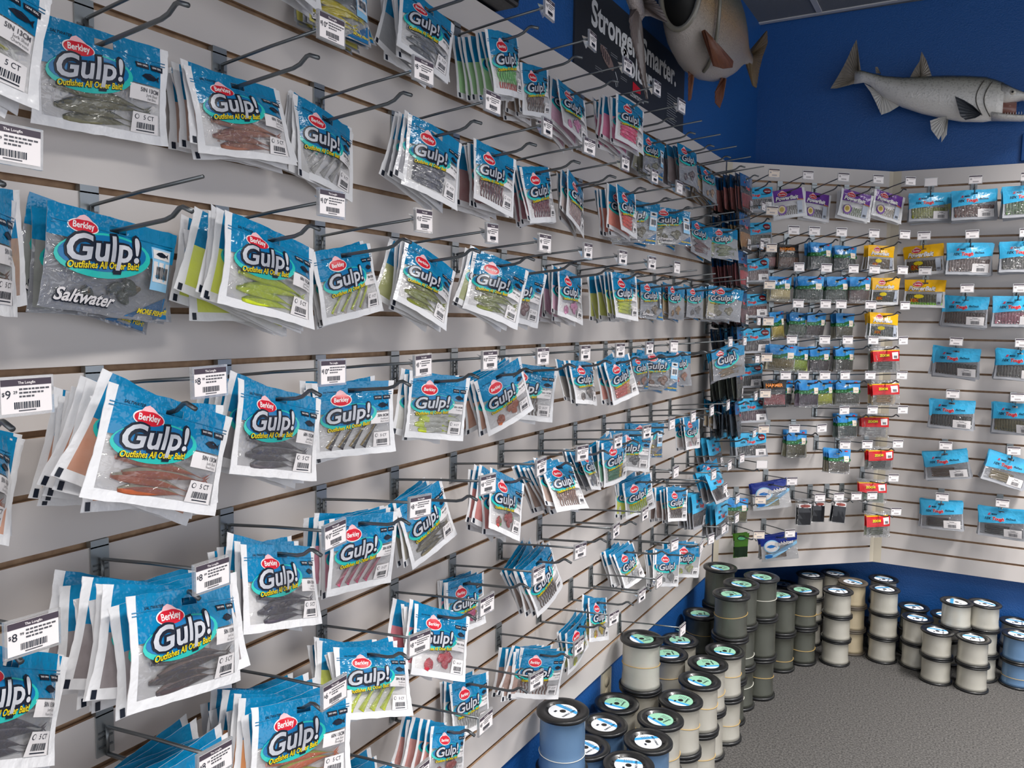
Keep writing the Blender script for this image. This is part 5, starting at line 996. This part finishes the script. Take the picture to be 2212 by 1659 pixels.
for (dx, rr) in ((0, .07), (.03, .055)):
    mb.tube([Vector((.955+dx-.022*math.sin(PI*i/10)*1.2, yb_(.96)-.060*math.cos((i/10-.5)*1.5)-.002, Z0+.345-.145*i/10-dx*.3))-org for i in range(11)], .0022, GL, 6)
mb.obj('gill_cover', root)
# big-bellied fish high in the corner
FB = attr_mat('corner_fish_skin', [(0, (172, 164, 158)), (.22, (150, 140, 128)), (.42, (150, 122, 84)), (.62, (84, 84, 66)), (1, (38, 44, 40))], .32, coat=.4, bump=.5, bscale=260, spk=.7)
root = empty('mounted_fish', (.14, 2.8, Z0+.3)); tag(root, 'deep-bodied gaping fish mount high on side wall by the corner', 'mounted fish'); org = root.location
def S2(y, zt, zb, d, x=.14): c = Vector((x, y, Z0+(zt+zb)/2))-org; return (c, Vector((0, 0, (zt-zb)/2)), Vector((d, 0, 0)))
st = [(2.47, .43, .205, .060), (2.50, .46, .165, .074), (2.56, .485, .132, .088), (2.65, .50, .115, .098), (2.75, .505, .122, .100), (2.85, .50, .142, .094), (2.95, .48, .176, .082), (3.05, .455, .216, .064), (3.14, .42, .262, .044), (3.22, .39, .30, .028), (3.30, .378, .325, .016), (3.35, .38, .33, .010)]
loft([S2(*s) for s in st], FB, 'body', root, cap=False)
# gape: rim and dark throat
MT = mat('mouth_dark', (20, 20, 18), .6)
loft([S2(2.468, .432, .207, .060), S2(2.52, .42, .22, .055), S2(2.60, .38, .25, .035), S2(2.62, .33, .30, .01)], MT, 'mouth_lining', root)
mb = MB(); mb.tube([Vector((.14+.062*math.cos(t), 2.466, Z0+.318+.115*math.sin(t)))-org for t in [2*PI*i/32 for i in range(33)]], .009, mat('lip_grey', (120, 116, 104), .35, coat=.5), 8, cap=False); mb.obj('lip', root)
mb = MB(); mb.tube([Vector((.14+.1*math.cos(t)*1.0, 2.60-.05*math.cos(2*t), Z0+.31+.20*math.sin(t)))-org for t in [-1.3+2.4*i/14 for i in range(15)]], .006, mat('gill_grey', (110, 108, 96), .35, coat=.4), 6); mb.obj('gill_cover', root)
FBR = mat('fin_red_brown', (120, 72, 44), .45, noise=.6, nscale=40, noise_rgb=(84, 48, 34)); FTN = mat('fin_tan', (116, 96, 66), .45, noise=.6, nscale=40, noise_rgb=(88, 74, 52))
g = lambda pts, x: [Vector((x, y, Z0+z))-org for y, z in pts]
fin([Vector((.205, 2.50, Z0+.20))-org, Vector((.236, 2.74, Z0+.168))-org, Vector((.25, 2.68, Z0+.13))-org, Vector((.25, 2.58, Z0+.10))-org, Vector((.245, 2.49, Z0+.085))-org], (1, -.15, .25), .005, FBR, 'pectoral_fin', root, (0,))
fin(g([(3.28, .352), (3.40, .42), (3.60, .545), (3.62, .50), (3.54, .42), (3.49, .35), (3.455, .27), (3.40, .265), (3.34, .30), (3.27, .335)], .14), (1, 0, 0), .007, FTN, 'tail_fin', root, (0, 9))
fin(g([(2.63, .125), (2.64, .03), (2.665, .04), (2.69, .12)], .12), (1, 0, 0), .005, FBR, 'pelvic_fin', root, (0, 3))
fin(g([(2.84, .15), (2.77, .085), (2.775, .050), (2.83, .045), (2.87, .09), (2.90, .16)], .17), (1, -.2, 0), .005, FBR, 'anal_fin', root, (0, 5))
fin(g([(2.93, .48), (3.0, .56), (3.04, .55), (3.05, .45)], .14), (1, 0, 0), .004, FTN, 'dorsal_fin', root, (0, 3))
e = Vector((.225, 2.56, Z0+.40))-org; mb = MB(); mb.lathe([(0, .008), (.010, .006), (.016, .002), (.019, -.002)], mat('eye_pale', (196, 190, 176), .2, coat=.8), 20); mb.lathe([(0, .0095), (.006, .0085), (.009, .006)], BLKB, 16); o = mb.obj('eye', root); o.location = e; o.rotation_euler = (0, PI/2, 0)
# billfish tail hanging down over the poster
BT = attr_mat('billfish_skin', [(0, (150, 140, 136)), (.5, (112, 102, 98)), (1, (70, 62, 60))], .25, coat=.6, bump=.5, bscale=160)
BF_ = mat('billfish_fin', (122, 110, 106), .28, coat=.6, noise=.8, nscale=22, noise_rgb=(72, 62, 60))
root = empty('mounted_fish', (.15, 2.0, Z0+.2)); tag(root, 'dark billfish mount whose forked tail hangs in front of the poster', 'mounted fish'); org = root.location
def S3(y, z, r, d): c = Vector((.15, y, Z0+z))-org; t = Vector((0, -.75, .66)); return (c, Vector((0, .66, .75))*r, Vector((d, 0, 0)))
loft([S3(2.11, .125, .024, .016), S3(2.07, .16, .030, .020), S3(1.98, .24, .040, .03), S3(1.85, .34, .062, .045), S3(1.66, .46, .085, .06), S3(1.42, .55, .095, .07), S3(1.20, .60, .08, .06), S3(1.05, .62, .04, .03)], BT, 'body', root)
fin(g([(2.08, .15), (2.04, .10), (2.06, .055), (2.10, .015), (2.14, -.03), (2.182, -.075), (2.160, -.03), (2.135, .02), (2.118, .07), (2.112, .105), (2.135, .135), (2.20, .155), (2.33, .178), (2.27, .20), (2.20, .205), (2.12, .19)], .15), (1, .1, 0), .009, BF_, 'tail_fin', root, (0,))
